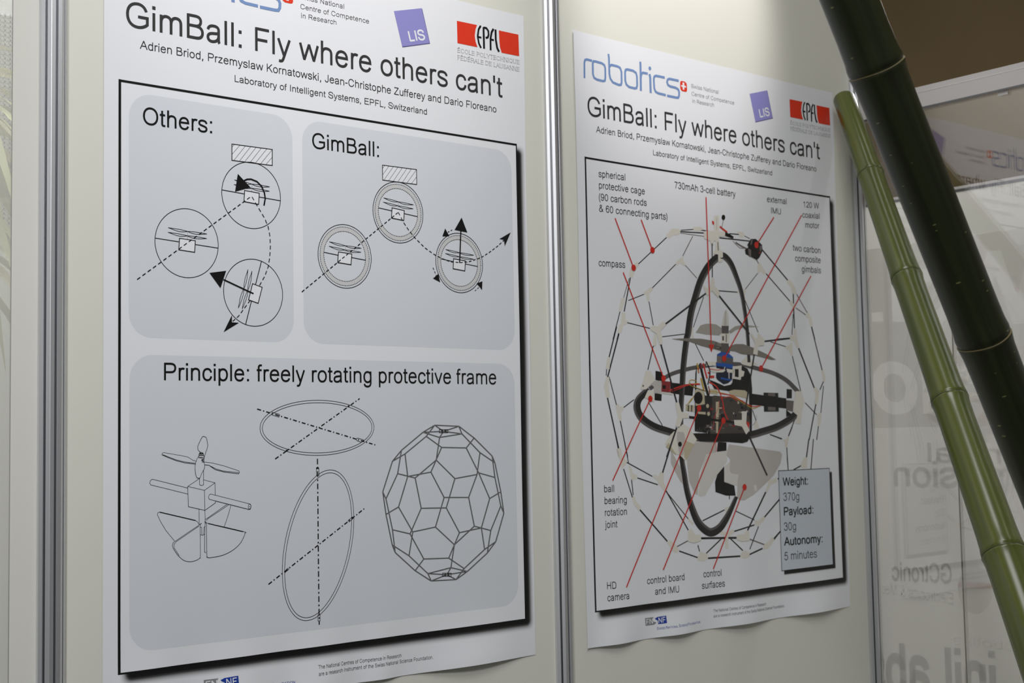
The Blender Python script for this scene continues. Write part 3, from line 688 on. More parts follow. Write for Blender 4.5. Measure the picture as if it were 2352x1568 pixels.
z = lambda *p: Z(p, 4.752, 330, 980)
def smooth(pts, n=5, closed=False):
    out = []; N = len(pts); m = N if closed else N - 1
    for k in range(m):
        p0, p1, p2, p3 = (pts[(k - 1) % N] if closed or k else pts[0]), pts[k], pts[(k + 1) % N], (pts[(k + 2) % N] if closed or k < m - 1 else pts[-1])
        for j in range(n):
            t = j / n; out.append(tuple(0.5 * (2 * p1[a] + (p2[a] - p0[a]) * t + (2 * p0[a] - 5 * p1[a] + 4 * p2[a] - p3[a]) * t * t + (3 * p1[a] - p0[a] - 3 * p2[a] + p3[a]) * t**3) for a in (0, 1)))
    if not closed: out.append(pts[-1])
    return out
i = Ink(1); T = M['tint']
def shp(pts, lay, closed=True, w=1.1, fill=True, sm=True):
    q = z(*(smooth(pts, 4, closed) if sm else pts))
    if fill and closed: i.poly(q, T, lay)
    i.stroke(q, w, K, lay + 0.5, closed)
shp([(670, 1012), (910, 842)], 2, False, sm=False); shp([(682, 1022), (700, 1000), (925, 850)], 2, False, sm=False); shp([(950, 850), (920, 960), (875, 1092)], 2, False)
shp([(600, 1065), (588, 1038), (560, 1018), (170, 928), (152, 938), (148, 960), (180, 1030), (240, 1130), (335, 1245)], 2, False, sm=False); i.stroke(z((172, 930), (562, 1021)), 2.4, K, 3)
shp([(600, 900), (605, 1075), (612, 1175), (640, 1182), (665, 1168), (668, 1000), (665, 900)], 3, True, sm=False)
shp([(612, 1095), (630, 1095), (632, 1172)], 4, False, sm=False); shp([(652, 1170), (655, 1095), (668, 1085)], 4, False, sm=False); shp([(662, 1170), (662, 1365), (678, 1372)], 4, False, sm=False)
shp([(606, 1070), (345, 1245), (318, 1270), (312, 1300), (335, 1350), (380, 1410), (440, 1458), (510, 1470), (575, 1453), (608, 1430), (615, 1400), (612, 1090)], 5, True); shp([(600, 1082), (350, 1252), (326, 1285), (330, 1320), (385, 1405)], 6, False, sm=False)
shp([(682, 1062), (695, 1052), (1080, 1140), (1098, 1160), (1090, 1195), (1045, 1275), (960, 1350), (850, 1402), (720, 1426), (692, 1418), (686, 1395)], 6, True); i.stroke(z((700, 1054), (1082, 1144)), 2.4, K, 7)
shp([(478, 667), (90, 570), (70, 588), (64, 618), (76, 633), (478, 732)], 3, False, sm=False)
shp([(478, 650), (612, 560), (650, 578), (775, 610), (780, 828), (665, 910), (485, 870)], 5, True, sm=False); shp([(478, 650), (660, 692), (775, 610)], 6, False, sm=False); shp([(660, 692), (665, 910)], 6, False, sm=False)
shp([(725, 732), (1160, 842), (1168, 862), (1160, 890), (1145, 900), (712, 790), (704, 770), (710, 745)], 6.5, True, sm=False); i.stroke(z(*ellipse_px((1136, 870), (1166, 870), (1152, 842), (1150, 899), n=24)), 1.1, K, 8, True); i.disc(z((1151, 870))[0], 1.2, K, 8)
shp([(607, 480), (607, 632), (628, 640), (650, 632), (650, 480)], 6.5, True, sm=False)
shp([(620, 280), (600, 262), (590, 245), (587, 215), (605, 170), (638, 108), (668, 110), (682, 125), (695, 190), (692, 225), (675, 275), (660, 325)], 5, False)
shp([(570, 373), (540, 368), (515, 352), (480, 330), (420, 316), (215, 281), (199, 287), (196, 303), (260, 332), (350, 367), (450, 392), (565, 405)], 6, True, sm=False); shp([(205, 303), (350, 359), (450, 383), (565, 396)], 7, False, sm=False)
shp([(655, 384), (740, 393), (870, 425), (1035, 480), (1041, 495), (1033, 511), (870, 490), (780, 466), (740, 440), (710, 418), (655, 412)], 6, True, sm=False); shp([(1035, 498), (870, 482), (785, 458), (715, 422)], 7, False, sm=False)
shp([(592, 335), (570, 372), (557, 430), (560, 490), (575, 550), (610, 555), (628, 510), (655, 460), (662, 420), (650, 385), (628, 362), (655, 340)], 7.5, True)
for yy, r_ in ((288, 20), (325, 34), (300, 26)): i.stroke(z(*ellipse_px((625 - r_, yy), (625 + r_, yy), (625, yy - r_ * .45), (625, yy + r_ * .45), n=20)), 1.1, K, 8.5, True)
for yy in (350, 362, 374, 386): i.stroke(z((632, yy + 4), (658, yy - 6)), 1.1, K, 9)
i.build('propeller_unit_drawing', pC)

z = lambda *p: Z(p, 7.84, 580, 900)
i = Ink(1); i.stroke(z(*ellipse_px((127, 660), (2178, 640), (1165, 148), (1150, 1140))), 1.2, K, 4, True); i.stroke(z(*ellipse_px((170, 660), (2142, 640), (1165, 193), (1150, 1096))), 1.2, K, 4, True)
DD = (10, 5, 3, 5)
i.dash(z((75, 305), (2220, 957)), 2.6, K, 6, DD); i.dash(z((400, 1205), (1920, 118)), 2.6, K, 6, DD)
for q in (((345, 362), (475, 400), (484, 420), (465, 450), (335, 408)), ((1880, 828), (1992, 862), (1950, 904), (1868, 875), (1858, 850))): i.stroke(z(*q), 1.1, K, 5, True)
for q in (((1705, 240), (1745, 240), (1730, 270), (1705, 265)), ((595, 1040), (640, 1035), (620, 1075), (590, 1070))): i.poly(z(*q), K, 5)
i.build('gimbal_ring_drawing', pC)
z = lambda *p: Z(p, 3.823, 600, 1040)
i = Ink(1); i.stroke(z(*ellipse_px((181, 1035), (809, 565), (598, 148), (386, 1470))), 1.2, K, 4, True); i.stroke(z(*ellipse_px((202, 1035), (789, 565), (598, 173), (386, 1445))), 1.2, K, 4, True)
i.dash(z((489, 50), (503, 1505)), 2.6, K, 6, (13, 6, 4, 6)); i.dash(z((60, 1152), (907, 482)), 2.6, K, 6, DD)
for q in (((479, 130), (490, 122), (501, 130), (503, 198), (480, 198)), ((491, 1420), (511, 1420), (511, 1472), (492, 1472)), ((758, 592), (795, 560), (803, 572), (768, 604)), ((202, 1040), (228, 1010), (238, 1020), (203, 1050))): i.stroke(z(*q), 1.1, K, 5, True)
i.poly(z((479, 130), (490, 122), (501, 130), (500, 140), (480, 140)), K, 5); i.build('tilted_gimbal_ring_drawing', pC)
z = lambda *p: Z(p, 4.0225, 860, 960)
V = dict(a=(553, 65), b=(777, 75), c=(805, 145), d=(598, 178), e=(445, 130), h=(635, 122), f=(245, 297), g=(475, 168), i=(278, 330), j=(617, 270), k=(918, 183), l=(1085, 350), m=(845, 275), n=(972, 318), o=(1110, 412),
         p=(567, 387), q=(372, 552), r=(740, 558), s=(162, 398), t=(210, 512), u=(102, 745), v=(303, 538), w=(518, 498), x=(218, 820), y=(640, 732), z=(960, 505), A=(1110, 547), B=(1062, 742), C=(945, 520), D=(867, 732), E=(1165, 680),
         F=(1165, 810), H=(1193, 878), I=(428, 832), J=(660, 828), K=(72, 680), L=(102, 888), M=(162, 1030), N=(160, 1170), O=(325, 1068), P=(350, 1050), Q=(560, 1005), R=(452, 1300), S=(315, 1270), T=(187, 1240), U=(782, 1057), W=(985, 1013),
         X=(920, 997), Y=(1072, 1037), a1=(735, 1168), b1=(683, 1292), c1=(703, 1380), d1=(825, 1388), e1=(1015, 1212), f1=(1040, 1245), g1=(1118, 1140), h1=(855, 1415), i1=(750, 1490), j1=(372, 1408), k1=(520, 1503), l1=(490, 1435), m1=(665, 1445))
ED = 'a-b b-c c-d d-e e-a h-a h-b h-c h-d h-e e-f a-g g-i g-j b-k k-l k-m j-m c-n n-o o-l d-p p-q p-r f-s i-s f-t t-q t-u i-v v-w j-w v-x w-y m-z z-A l-A z-B r-C n-C C-D y-D o-E A-F B-E E-H F-H q-I r-J I-J s-K u-K K-L u-M x-L L-N I-O M-O x-P P-Q y-Q O-R P-S M-T N-T N-S J-U U-W D-X X-Y B-W X-a1 Q-a1 U-b1 R-b1 a1-c1 b1-d1 W-e1 Y-f1 Y-F H-g1 g1-e1 g1-f1 e1-d1 f1-h1 d1-i1 R-j1 T-j1 j1-k1 S-l1 l1-c1 c1-h1 h1-i1 i1-k1 k1-l1 m1-l1 m1-c1 m1-h1 m1-i1 m1-k1'
i = Ink(1)
for e in ED.split():
    a, b = e.split('-'); i.stroke(z(V[a], V[b]), 2.5, K, 4); i.stroke(z(V[a], V[b]), 0.9, M['mid_ink'], 5)
for cx, cy in ((635, 120), (665, 1445)):
    for dx in (-28, 0, 28): i.stroke(z((cx + dx - 12, cy - 14), (cx + dx + 12, cy - 14), (cx + dx + 12, cy + 14), (cx + dx - 12, cy + 14)), 1.2, K, 6, True)
i.build('cage_drawing', pC)

# ------------------------------------------------------------------ poster with the robot photograph
R2 = poster_base(2, 'smaller glossy poster with a photograph of a caged flying robot and red leader lines')
header(2, R2)
CR_ = {'z5': (5.226, 1380, 480), 'z6': (5.2267, 1620, 480), 'z7': (5.226, 1380, 750), 'z8': (4.9, 1620, 690), 'c1': (6.03, 1480, 800), 'c2': (5.227, 1360, 1000), 'c3': (4.752, 1540, 980), 'c4': (5.226, 1770, 1050)}
def zz(c, pts): return Z(pts, *CR_[c])
def nums(s): v = [float(t) for t in s.replace(',', ' ').split()]; return list(zip(v[::2], v[1::2]))
pic = None
def rods(i, c, s, m, lay):
    for e in s.split(';'):
        e = e.strip()
        if not e: continue
        v = [float(t) for t in e.replace(',', ' ').split()]; i.stroke(zz(c, [(v[0], v[1]), (v[2], v[3])]), v[4] / CR_[c][0] * 1.08, m, lay)
def polys(i, c, s, m, lay, sm=False):
    for e in s.split(';'):
        if e.strip():
            q = nums(e); i.poly(zz(c, smooth(q, 3, True) if sm else q), m, lay)
# cage rods (back and front)
i = Ink(2); B = M['carbon']; GR = M['rod_grey']
rods(i, 'z5', '785 340 440 665 11;350 820 275 1230 12;925 270 1265 290 14;955 255 1110 245 10;1170 250 1290 265 12;895 662 612 948 10;515 1022 325 1098 10;572 1110 625 1395 9;225 1230 140 1568 10;210 1490 190 1568 14;300 1360 585 1432 11;730 1533 1000 1500 10;1230 1055 1105 1420 8', B, 2)
rods(i, 'z5', '335 830 265 1075 8;925 285 1250 330 8;1100 325 978 565 9;1010 675 1150 830 8', GR, 2)
rods(i, 'z6', '285 295 400 305 12;165 345 530 385 14;460 320 530 355 8;680 490 985 855 14;610 610 640 660 8;725 775 1010 1105 11;150 980 380 998 12;475 1100 630 1480 8;1050 1010 1065 1430 12;1050 1260 1035 1510 8;1270 1410 1310 1568 12;840 1563 1010 1548 12', B, 2)
rods(i, 'z6', '625 770 475 965 9;1090 1020 1218 1245 9;1080 1185 1200 1270 10', GR, 2)
rods(i, 'z7', '185 0 95 365 13;212 85 75 615 15;65 510 60 590 9;95 600 185 940 10;75 850 210 1460 15;230 1130 320 1568 11;270 970 395 875 11;625 230 560 520 11;570 910 735 1185 9;1130 205 1230 410 9', B, 2)
rods(i, 'z8', '1190 300 1310 785 10;1045 535 1225 990 14;975 625 1070 1020 9;660 460 950 425 18;730 465 905 520 9;1325 910 1285 1005 10;1325 960 1297 1265 8;1240 1165 1165 1568 12;1270 1410 1250 1568 9;1120 1150 1250 1285 9;1000 1345 930 1525 10;720 1505 860 1555 9;525 1230 565 1350 8', B, 2)
rods(i, 'c2', '280 0 310 150 12;370 0 435 330 9;375 400 485 755 11;470 520 490 715 10;410 320 720 490 12;540 508 785 590 13;570 890 900 1270 16;885 665 1150 1135 13;880 665 1150 1000 10;1040 1385 1265 1465 15;1265 1320 1285 1390 10;1300 1232 1359 1232 18', B, 2)
rods(i, 'c2', '1010 1335 1145 1262 12', GR, 2)
rods(i, 'c3', '325 1215 715 1210 21;400 1433 755 1410 18;345 1025 585 905 12;700 915 910 1015 10;690 1140 910 1070 14;385 1380 550 1220 12;650 1220 785 1350 12;850 1395 1000 1325 15;860 1335 955 1085 9;835 1130 1035 710 15;1020 985 1185 790 14;1120 1225 1195 1140 15;1080 85 1210 135 9;1325 0 1285 100 9;1265 225 1280 475 9;1165 570 1182 558 14;295 1290 312 1360 9;637 740 637 790 9', B, 2)
rods(i, 'c3', '860 1225 1020 1285 12', GR, 2)
rods(i, 'c4', '510 -220 480 142 10;455 -220 425 10 13;270 150 360 100 14;193 0 205 152 9;35 985 112 885 14', B, 2)
pic = i.build('robot_photograph', R2); pic['label'] = 'printed photograph of a robot in a wire cage'
# connectors behind the body
i = Ink(2); CRM = M['cream']
polys(i, 'z5', '780 310 850 235 945 240 950 290 905 320 870 310 810 360;330 800 345 720 400 650 430 632 455 680 400 740 375 830;895 640 950 590 985 570 985 610 1010 670 985 680 950 650 905 680;510 1000 600 930 620 970 575 1020 580 1100 555 1110 540 1040;210 1215 235 1080 275 1060 285 1100 245 1225;235 1380 245 1240 290 1245 290 1330 325 1340 300 1380 260 1400 245 1490 195 1480 215 1390;1100 215 1200 215 1235 245 1170 265 1110 262', CRM, 3)
polys(i, 'z6', '370 272 450 275 470 320 440 345 400 330 405 300;625 665 650 640 680 690 725 760 700 790 665 745 630 775 620 750;985 850 1010 845 1075 940 1095 1020 1060 1030 1030 990 1025 940 980 890;1005 1110 1030 1100 1080 1170 1085 1190 1050 1190 1010 1140;1200 1270 1230 1230 1270 1320 1285 1400 1250 1410 1235 1320 1205 1300;380 990 410 975 410 1010 385 1015;450 960 485 970 478 1015 468 1040 482 1100 465 1090', CRM, 3)
polys(i, 'z7', '75 360 112 370 100 510 50 510;60 600 100 610 90 700 105 850 60 855 30 720;170 950 205 925 225 960 270 955 265 1005 240 1030 245 1125 215 1130;185 1470 235 1455 255 1568 205 1568;1090 0 1110 30 1100 100 1120 140 1085 130 1080 60', CRM, 3)
polys(i, 'z8', '945 400 985 390 990 310 1015 320 1030 420 1050 520 1030 535 990 460 950 450;900 515 945 500 955 470 970 480 980 610 960 620 940 570 900 540;1300 785 1325 780 1345 860 1340 920 1320 900;1215 990 1235 965 1280 1020 1260 1160 1220 1165 1235 1060;1250 1290 1290 1260 1305 1280 1290 1410 1260 1415 1260 1330;540 1440 555 1345 575 1350 605 1440', CRM, 3)
polys(i, 'c2', '290 160 340 145 365 270 420 300 400 350 350 400 345 340 320 280;435 360 465 370 485 450 540 475 530 525 475 540 460 500;475 750 500 715 525 790 585 860 560 910 500 830;720 490 750 465 790 490 820 430 860 450 855 560 900 650 870 670 790 580 780 545;1150 990 1215 1050 1200 1075 1150 1020;895 1280 930 1255 1000 1310 1040 1370 1010 1405 960 1390', CRM, 3)
polys(i, 'c3', '530 1130 600 1150 680 1115 690 1150 640 1190 540 1180;590 1190 625 1190 625 1330 590 1325;585 880 640 870 685 900 660 930 620 1060 600 1050 600 950;910 1020 960 1020 1010 970 1025 1010 960 1080 915 1070;1215 135 1255 140 1280 100 1290 110 1270 225 1245 225 1245 170;1045 520 1090 580 1150 550 1160 600 1090 630 1050 720 1030 700 1060 620;290 1430 320 1360 400 1385 405 1440 360 1470 285 1455;760 1380 800 1345 860 1370 850 1420 800 1440 755 1425;1010 1290 1050 1260 1110 1205 1125 1240 1060 1330 1005 1340', CRM, 3)
polys(i, 'c4', '400 0 440 0 430 130 370 130 355 80;0 960 30 965 38 985 0 1060', CRM, 3)
i.build('cage_connectors', pic)
# fins under the body
i = Ink(2)
polys(i, 'c3', '0 250 100 430 150 650 100 590 0 400', M['fin'], 3.2)
polys(i, 'c3', '180 165 490 170 490 290 380 320 310 500 290 742 262 730 200 600 180 440 165 250', M['fin'], 3.5)
polys(i, 'c3', '380 300 610 255 612 380 480 560 372 750 320 760 298 740 310 560', M['fin_light'], 3.9)
polys(i, 'c3', '510 165 605 170 605 260 500 272;505 520 580 430 580 600 690 640 705 750 600 750 485 710 480 600', M['body'], 4.3)
polys(i, 'c3', '585 430 640 380 730 540 725 640 580 600', M['fin_light'], 4.7)
polys(i, 'c3', '630 190 1190 270 1212 300 1195 400 1120 530 1030 620 900 740 800 800 740 795 720 770 725 600 735 520 660 510 640 480 642 350 605 310 615 250', M['fin'], 5.1)
polys(i, 'c3', '900 640 930 630 940 690 915 705', M['fin_light'], 5.5)
i.stroke(zz('c3', [(490, 160), (494, 270)]), 1.2, M['wire_red'], 5.5); i.build('control_fins', pic)
# gimbal rings
def band(i, pts, w, m, lay, hi=None):
    q = smooth(pts, 5); n = len(q); L_, R_ = [], []
    for k in range(n):
        d = (Vector(q[min(n - 1, k + 1)]) - Vector(q[max(0, k - 1)])).normalized(); nn = Vector((d.y, -d.x))
        f = k / max(1, n - 1) * (len(w) - 1); w0 = w[int(f)]; w1 = w[min(len(w) - 1, int(f) + 1)]; h = (w0 + (w1 - w0) * (f - int(f))) / 2
        L_.append(Vector(i.W(*(Vector(q[k]) + nn * h)))); R_.append(Vector(i.W(*(Vector(q[k]) - nn * h))))
    for k in range(n - 1): i.face([tuple(R_[k]), tuple(R_[k + 1]), tuple(L_[k + 1]), tuple(L_[k])], m, lay)
    if hi:
        for k in range(n - 1): i.face([tuple(R_[k]), tuple(R_[k + 1]), tuple(R_[k + 1].lerp(L_[k + 1], 0.3)), tuple(R_[k].lerp(L_[k], 0.3))], hi, lay + 0.4)
i = Ink(2)
band(i, [(1491, 893), (1534.7, 862), (1573, 849), (1600, 843), (1650, 836), (1701.6, 837), (1734, 845), (1773, 856), (1803.7, 872), (1824, 891), (1836, 905)], [9, 10], M['carbon_grey'], 4)
vr = [(1690, 1140), (1676, 1172), (1663, 1196), (1650, 1213), (1632, 1222), (1616, 1214), (1601, 1196), (1588, 1165), (1577, 1127), (1570, 1085), (1565, 1052), (1563, 1000), (1563, 941), (1566, 884), (1569, 836), (1576, 778), (1579, 767), (1586, 719), (1596, 683), (1609, 643), (1626, 612), (1646, 592), (1660, 587), (1677, 604), (1691, 637), (1702, 671), (1709, 710), (1714, 748), (1717, 782), (1719, 832)]
band(i, vr, [8, 15, 20, 17, 13, 11, 11, 13, 14, 15, 16, 17, 12, 9, 8, 7], M['carbon'], 6, M['carbon_grey'])
band(i, [(1490, 894), (1468, 914), (1462, 932), (1467, 951), (1480, 966), (1503, 980), (1533, 990), (1560, 998), (1596, 1004), (1637, 1007), (1695, 1004), (1729, 997), (1746, 992), (1783, 980), (1816, 961), (1832, 944)], [15, 17, 17, 17, 16], M['carbon'], 7, M['carbon_grey'])
i.build('gimbal_rings', pic)
# propellers and motor
i = Ink(2)
polys(i, 'z8', '-113 360 -60 280 0 262 60 260 120 270 182 312 185 360 150 392 0 382', M['prop'], 5)
polys(i, 'z8', '250 350 330 290 430 270 610 297 430 303 340 332 280 372', M['prop'], 5)
polys(i, 'z7', '840 147 1000 140 1200 145 1350 170 1500 225 1500 290 1330 265 1200 230 1060 180', M['prop_dark'], 7.6)
polys(i, 'z8', '100 460 180 520 175 570 90 545;260 520 330 490 420 490 530 530 680 600 790 665 740 668 560 620 400 602 330 572 255 565', M['prop_dark'], 7.6)
polys(i, 'z8', '180 285 195 180 215 118 230 105 245 120 258 200 260 285', M['fin_light'], 6); polys(i, 'z8', '215 118 228 105 235 280 205 280', M['fin'], 6.3)
polys(i, 'z8', '178 285 258 285 255 372 180 370;175 480 255 485 272 590 168 580', M['carbon_grey'], 8)
polys(i, 'z8', '170 370 268 370 260 440 262 482 170 478 178 430', M['cream'], 5.6); polys(i, 'z8', '185 400 205 400 205 450 185 450;225 380 235 380 235 470 225 470', M['carbon_grey'], 6)
i.build('propellers', pic)
i = Ink(2)
polys(i, 'c1', '1340 240 1420 280 1470 380 1485 560 1480 1150 1450 1150 1440 620 1160 590 960 560 920 480 890 430 990 470 1100 520 1190 500 1210 470 1215 420 1330 430;720 250 712 600 690 600 700 330', M['body'], 8)
polys(i, 'z7', '830 670 1110 700 1095 830 830 800', M['body'], 5.6); polys(i, 'z8', '500 1045 905 1100 905 1215 500 1170;910 995 970 1000 968 1100 910 1100;905 1230 905 1310 970 1280', M['body'], 5.6)
polys(i, 'z8', '650 1035 815 1040 822 1250 655 1250', M['pcb_green'], 5.3); polys(i, 'z8', '700 1040 780 1043 780 1078 700 1070;700 1195 785 1200 785 1240 700 1235', M['rod_grey'], 5.9)
polys(i, 'z8', '500 1045 905 1100 905 1215 500 1170', M['body'], 5.7)
polys(i, 'c1', '680 1175 1450 1165 1460 1215 1420 1290 1350 1312 1100 1290 750 1285', M['body'], 8)
polys(i, 'c1', '1000 80 1060 48 1140 52 1222 122 1222 150 998 105', M['motor_blue'], 8); polys(i, 'c1', '998 98 1222 140 1222 222 995 197', M['carbon_grey'], 8.4)
polys(i, 'c1', '998 98 1060 110 1060 206 995 197', M['rod_grey'], 8.7); polys(i, 'c1', '995 190 1222 225 1215 285 990 240', M['motor_blue'], 8.4); polys(i, 'c1', '990 240 1212 275 1205 435 1150 480 1090 497 1000 430 985 400', M['navy'], 8.7)
polys(i, 'c1', '1050 400 1200 430 1190 450 1050 425;925 235 1000 235 1000 248 925 246;1110 240 1200 255 1195 275 1110 262', M['motor_blue'], 9); polys(i, 'c1', '1155 330 1172 332 1172 420 1157 416', M['fin'], 9)
polys(i, 'c1', '850 180 980 188 985 245 850 240;1130 280 1240 300 1235 342 1140 330;1215 250 1340 235 1335 300 1380 320 1365 385 1330 395 1322 437 1212 415;930 260 1120 300 1085 330 930 335', M['cream'], 9)
polys(i, 'c1', '1245 285 1297 285 1297 400 1245 392', M['body'], 9.4)
i.build('motor_and_frame', pic)
i = Ink(2); rnd = random.Random(3)
polys(i, 'c1', '690 570 820 590 832 660 930 660 960 650 1232 680 1450 780 1442 1172 930 1182 690 1145', M['board'], 8.2)
polys(i, 'c1', '830 650 930 660 930 930 690 900 690 790 830 790', M['carbon'], 8.6); polys(i, 'c1', '690 880 915 930 902 1178 690 1140', M['body'], 8.8)
polys(i, 'c1', '690 570 820 590 830 770 700 795;735 875 840 880 840 915 735 905;565 770 683 790 680 878 562 858;1160 590 1235 570 1385 580 1425 612 1410 690 1180 640;900 560 1000 570 1010 640 900 620;980 740 1030 735 1010 1170 985 1170', M['cream_dark'], 9)
polys(i, 'c1', '595 785 610 785 608 870 593 868;640 785 655 785 652 875 638 872', M['carbon'], 9.4)
for _ in range(85):
    x, y = rnd.uniform(940, 1430), rnd.uniform(700, 1160)
    if rnd.random() < 0.25: x = rnd.uniform(840, 930)
    w, h = rnd.uniform(5, 45), rnd.uniform(5, 38)
    m = rnd.choice([M['carbon'], M['body'], M['body'], M['rod_grey'], M['pcb_red'], M['cream_dark'], M['carbon_grey'], M['navy'], M['fin']])
    polys(i, 'c1', '%f %f %f %f %f %f %f %f' % (x, y, x + w, y + 3, x + w, y + h, x, y + h), m, 9.2 + rnd.random() * 1.4)
for _ in range(30):
    x, y = rnd.uniform(700, 900), rnd.uniform(1090, 1170)
    polys(i, 'c1', '%f %f %f %f %f %f' % (x, y, x + 12, y + 2, x + 5, y + 14), rnd.choice([M['rod_grey'], M['carbon_grey']]), 9.2)
for cx, cy, rx, ry, m in ((738, 685, 60, 85, 'body'), (866, 796, 20, 28, 'cream_dark'), (880, 905, 20, 28, 'cream_dark'), (1075, 930, 30, 26, 'body')):
    i.poly(zz('c1', [(cx + rx * math.cos(t * math.pi / 12), cy + ry * math.sin(t * math.pi / 12)) for t in range(24)]), M[m], 10.6)
polys(i, 'c1', '1405 1010 1448 1030 1440 1100 1415 1090', M['wire_red'], 9.5)
i.build('electronics', pic)
i = Ink(2)
def wire(c, s, w, m, lay): i.stroke(zz(c, smooth(nums(s), 6)), w / CR_[c][0], m, lay)
wire('c1', '890 465 980 520 1040 620 1080 760 1100 880 1150 990', 16, M['wire_red'], 11); wire('c1', '330 590 450 540 600 500 760 490', 14, M['wire_red'], 9); wire('c1', '370 600 480 555 600 510 770 500', 7, M['wire_red'], 9)
wire('c1', '600 760 650 690 640 720', 9, M['wire_yellow'], 11); wire('c1', '590 770 640 720 680 650', 9, M['wire_yellow'], 11); wire('c1', '610 460 640 435 700 445 715 470 680 500', 8, M['wire_yellow'], 11); wire('c1', '610 460 630 510 720 545 860 590 1040 610 1200 660 1400 780 1500 830 1590 790', 8, M['wire_yellow'], 11); wire('c1', '620 470 650 520 740 560 880 600', 7, M['carbon'], 11)
wire('c1', '1050 625 1200 650 1330 720 1480 800 1600 795', 10, M['wire_red'], 11.3); wire('c1', '1040 690 1180 670 1280 730', 8, M['wire_red'], 11.3); wire('c1', '1030 720 1010 830 960 960 950 1070', 7, M['wire_red'], 11.3)
wire('c1', '765 205 800 380 880 670', 38, M['body'], 11.5); wire('c1', '845 180 900 320 870 500', 18, M['body'], 11.2); wire('c1', '775 410 815 570', 26, M['wire_yellow'], 11.8); wire('c1', '805 205 830 300 860 415', 24, M['wire_red'], 11.8); wire('c1', '722 205 745 340', 22, M['wire_yellow'], 11.8); wire('c1', '735 260 745 340', 22, M['wire_red'], 11.9); wire('c1', '775 205 780 280', 20, M['pcb_red'], 11.9)
wire('c1', '860 290 1000 320 1085 300 1108 255', 12, M['cream'], 11); wire('c1', '880 275 1000 300 1070 285', 7, M['wire_red'], 11.3); wire('c1', '885 395 960 390', 28, M['wire_red'], 10.5); wire('c1', '870 330 905 350', 22, M['wire_red'], 10.5)
wire('c1', '880 520 895 600 880 660', 14, M['pcb_red'], 11.2); wire('c1', '1540 920 1545 980 1500 1055 1440 1045', 4, M['rod_grey'], 9)
wire('z6', '330 385 370 430 420 470 480 465', 6, M['rod_grey'], 4); wire('z6', '360 400 420 440 500 480', 16, M['rod_grey'], 4.3)
wire('z6', '190 232 215 125', 7, M['rod_grey'], 6); wire('z6', '170 210 225 255 260 280', 20, M['wire_red'], 5)
i.build('wires', pic)
i = Ink(2)
polys(i, 'z6', '30 262 100 262 100 78 160 80 160 265 235 278 232 328 160 330 158 380 175 495 205 500 207 590 200 635 150 640 148 545 90 540 95 500 112 495 118 385 98 380 95 430 65 430 55 382 25 378 -20 350 -25 280 0 262', CRM, 8.5)
polys(i, 'z6', '175 580 190 588 212 575 215 590 195 600 178 592', M['body'], 9); i.stroke(zz('z6', [(132, 100), (132, 250)]), 1.4, M['fin'], 9); i.stroke(zz('z6', [(145, 395), (150, 500)]), 2, M['rod_grey'], 9)
polys(i, 'z6', '75 145 88 140 102 160 100 190 80 180', M['leader'], 8); i.poly(zz('z6', [(213 + 22 * math.cos(t * .4), 100 + 32 * math.sin(t * .4)) for t in range(16)]), M['body'], 8)
polys(i, 'z6', '235 270 335 330 330 356 232 322', M['body'], 9)
polys(i, 'z6', '540 360 600 358 675 430 682 500 645 580 612 612 480 540 470 490 512 460 500 430', M['body'], 9); polys(i, 'z6', '545 370 565 370 550 430 535 430;505 470 545 490 545 580 520 570;645 445 672 440 672 490 650 510', M['rod_grey'], 9.5); polys(i, 'z6', '635 520 660 510 655 535 635 540', M['pcb_red'], 9.5)
i.build('top_mount', pic)
i = Ink(2)
rods(i, 'z5', '1255 1012 765 1382 17;1330 410 1333 820 10', B, 9); rods(i, 'z6', '160 1040 525 1500 17', B, 9); rods(i, 'z7', '710 195 905 910 17;905 1210 785 1568 18', B, 9); rods(i, 'c2', '975 0 840 445 15', B, 9.2)
rods(i, 'z8', '545 600 440 1240 14', B, 12); rods(i, 'c1', '610 950 1240 1022 32', M['body'], 12); rods(i, 'c3', '850 100 1048 530 16', B, 9)
i.build('front_rods', pic)
i = Ink(2)
polys(i, 'z5', '590 1410 640 1400 670 1410 740 1345 778 1390 710 1460 735 1590 733 1620 695 1630 665 1500 590 1450;632 1490 664 1520 660 1600 648 1642 618 1642;1220 910 1270 950 1310 920 1320 830 1355 830 1360 920 1425 1000 1405 1070 1330 980 1270 1045 1250 1000', CRM, 10)
polys(i, 'z8', '500 375 525 370 560 430 580 420 585 360 605 380 640 420 662 440 652 505 590 510 580 615 530 600 550 470', CRM, 12.5)
polys(i, 'z7', '505 640 530 530 590 530 640 620 640 680 600 690 540 750 475 760 470 730;560 760 630 770 635 910 520 850', CRM, 8); polys(i, 'z7', '590 690 640 650 720 650 715 810 630 790 630 720', M['fin'], 8.4)
polys(i, 'z7', '650 530 735 545 735 650 650 640;640 800 725 810 722 890 640 880', M['body'], 8); polys(i, 'z7', '725 650 830 660 825 790 720 780', M['pcb_red'], 8); polys(i, 'z7', '735 700 775 705 770 750 735 745', M['body'], 8.4); i.disc(zz('z7', [(502, 710)])[0], 2.5, M['carbon_grey'], 8.4)
polys(i, 'z7', '720 780 860 800 850 820 720 800', M['fin_light'], 8.4)
polys(i, 'z8', '1010 1020 1075 1020 1110 1130 1085 1240 1070 1390 1010 1380 1030 1290 985 1255', CRM, 8); polys(i, 'z8', '905 1120 990 1130 980 1250 905 1232', M['rod_grey'], 8.4)
polys(i, 'z8', '450 635 490 630 520 680 585 720 500 740 415 720 390 700', CRM, 5)
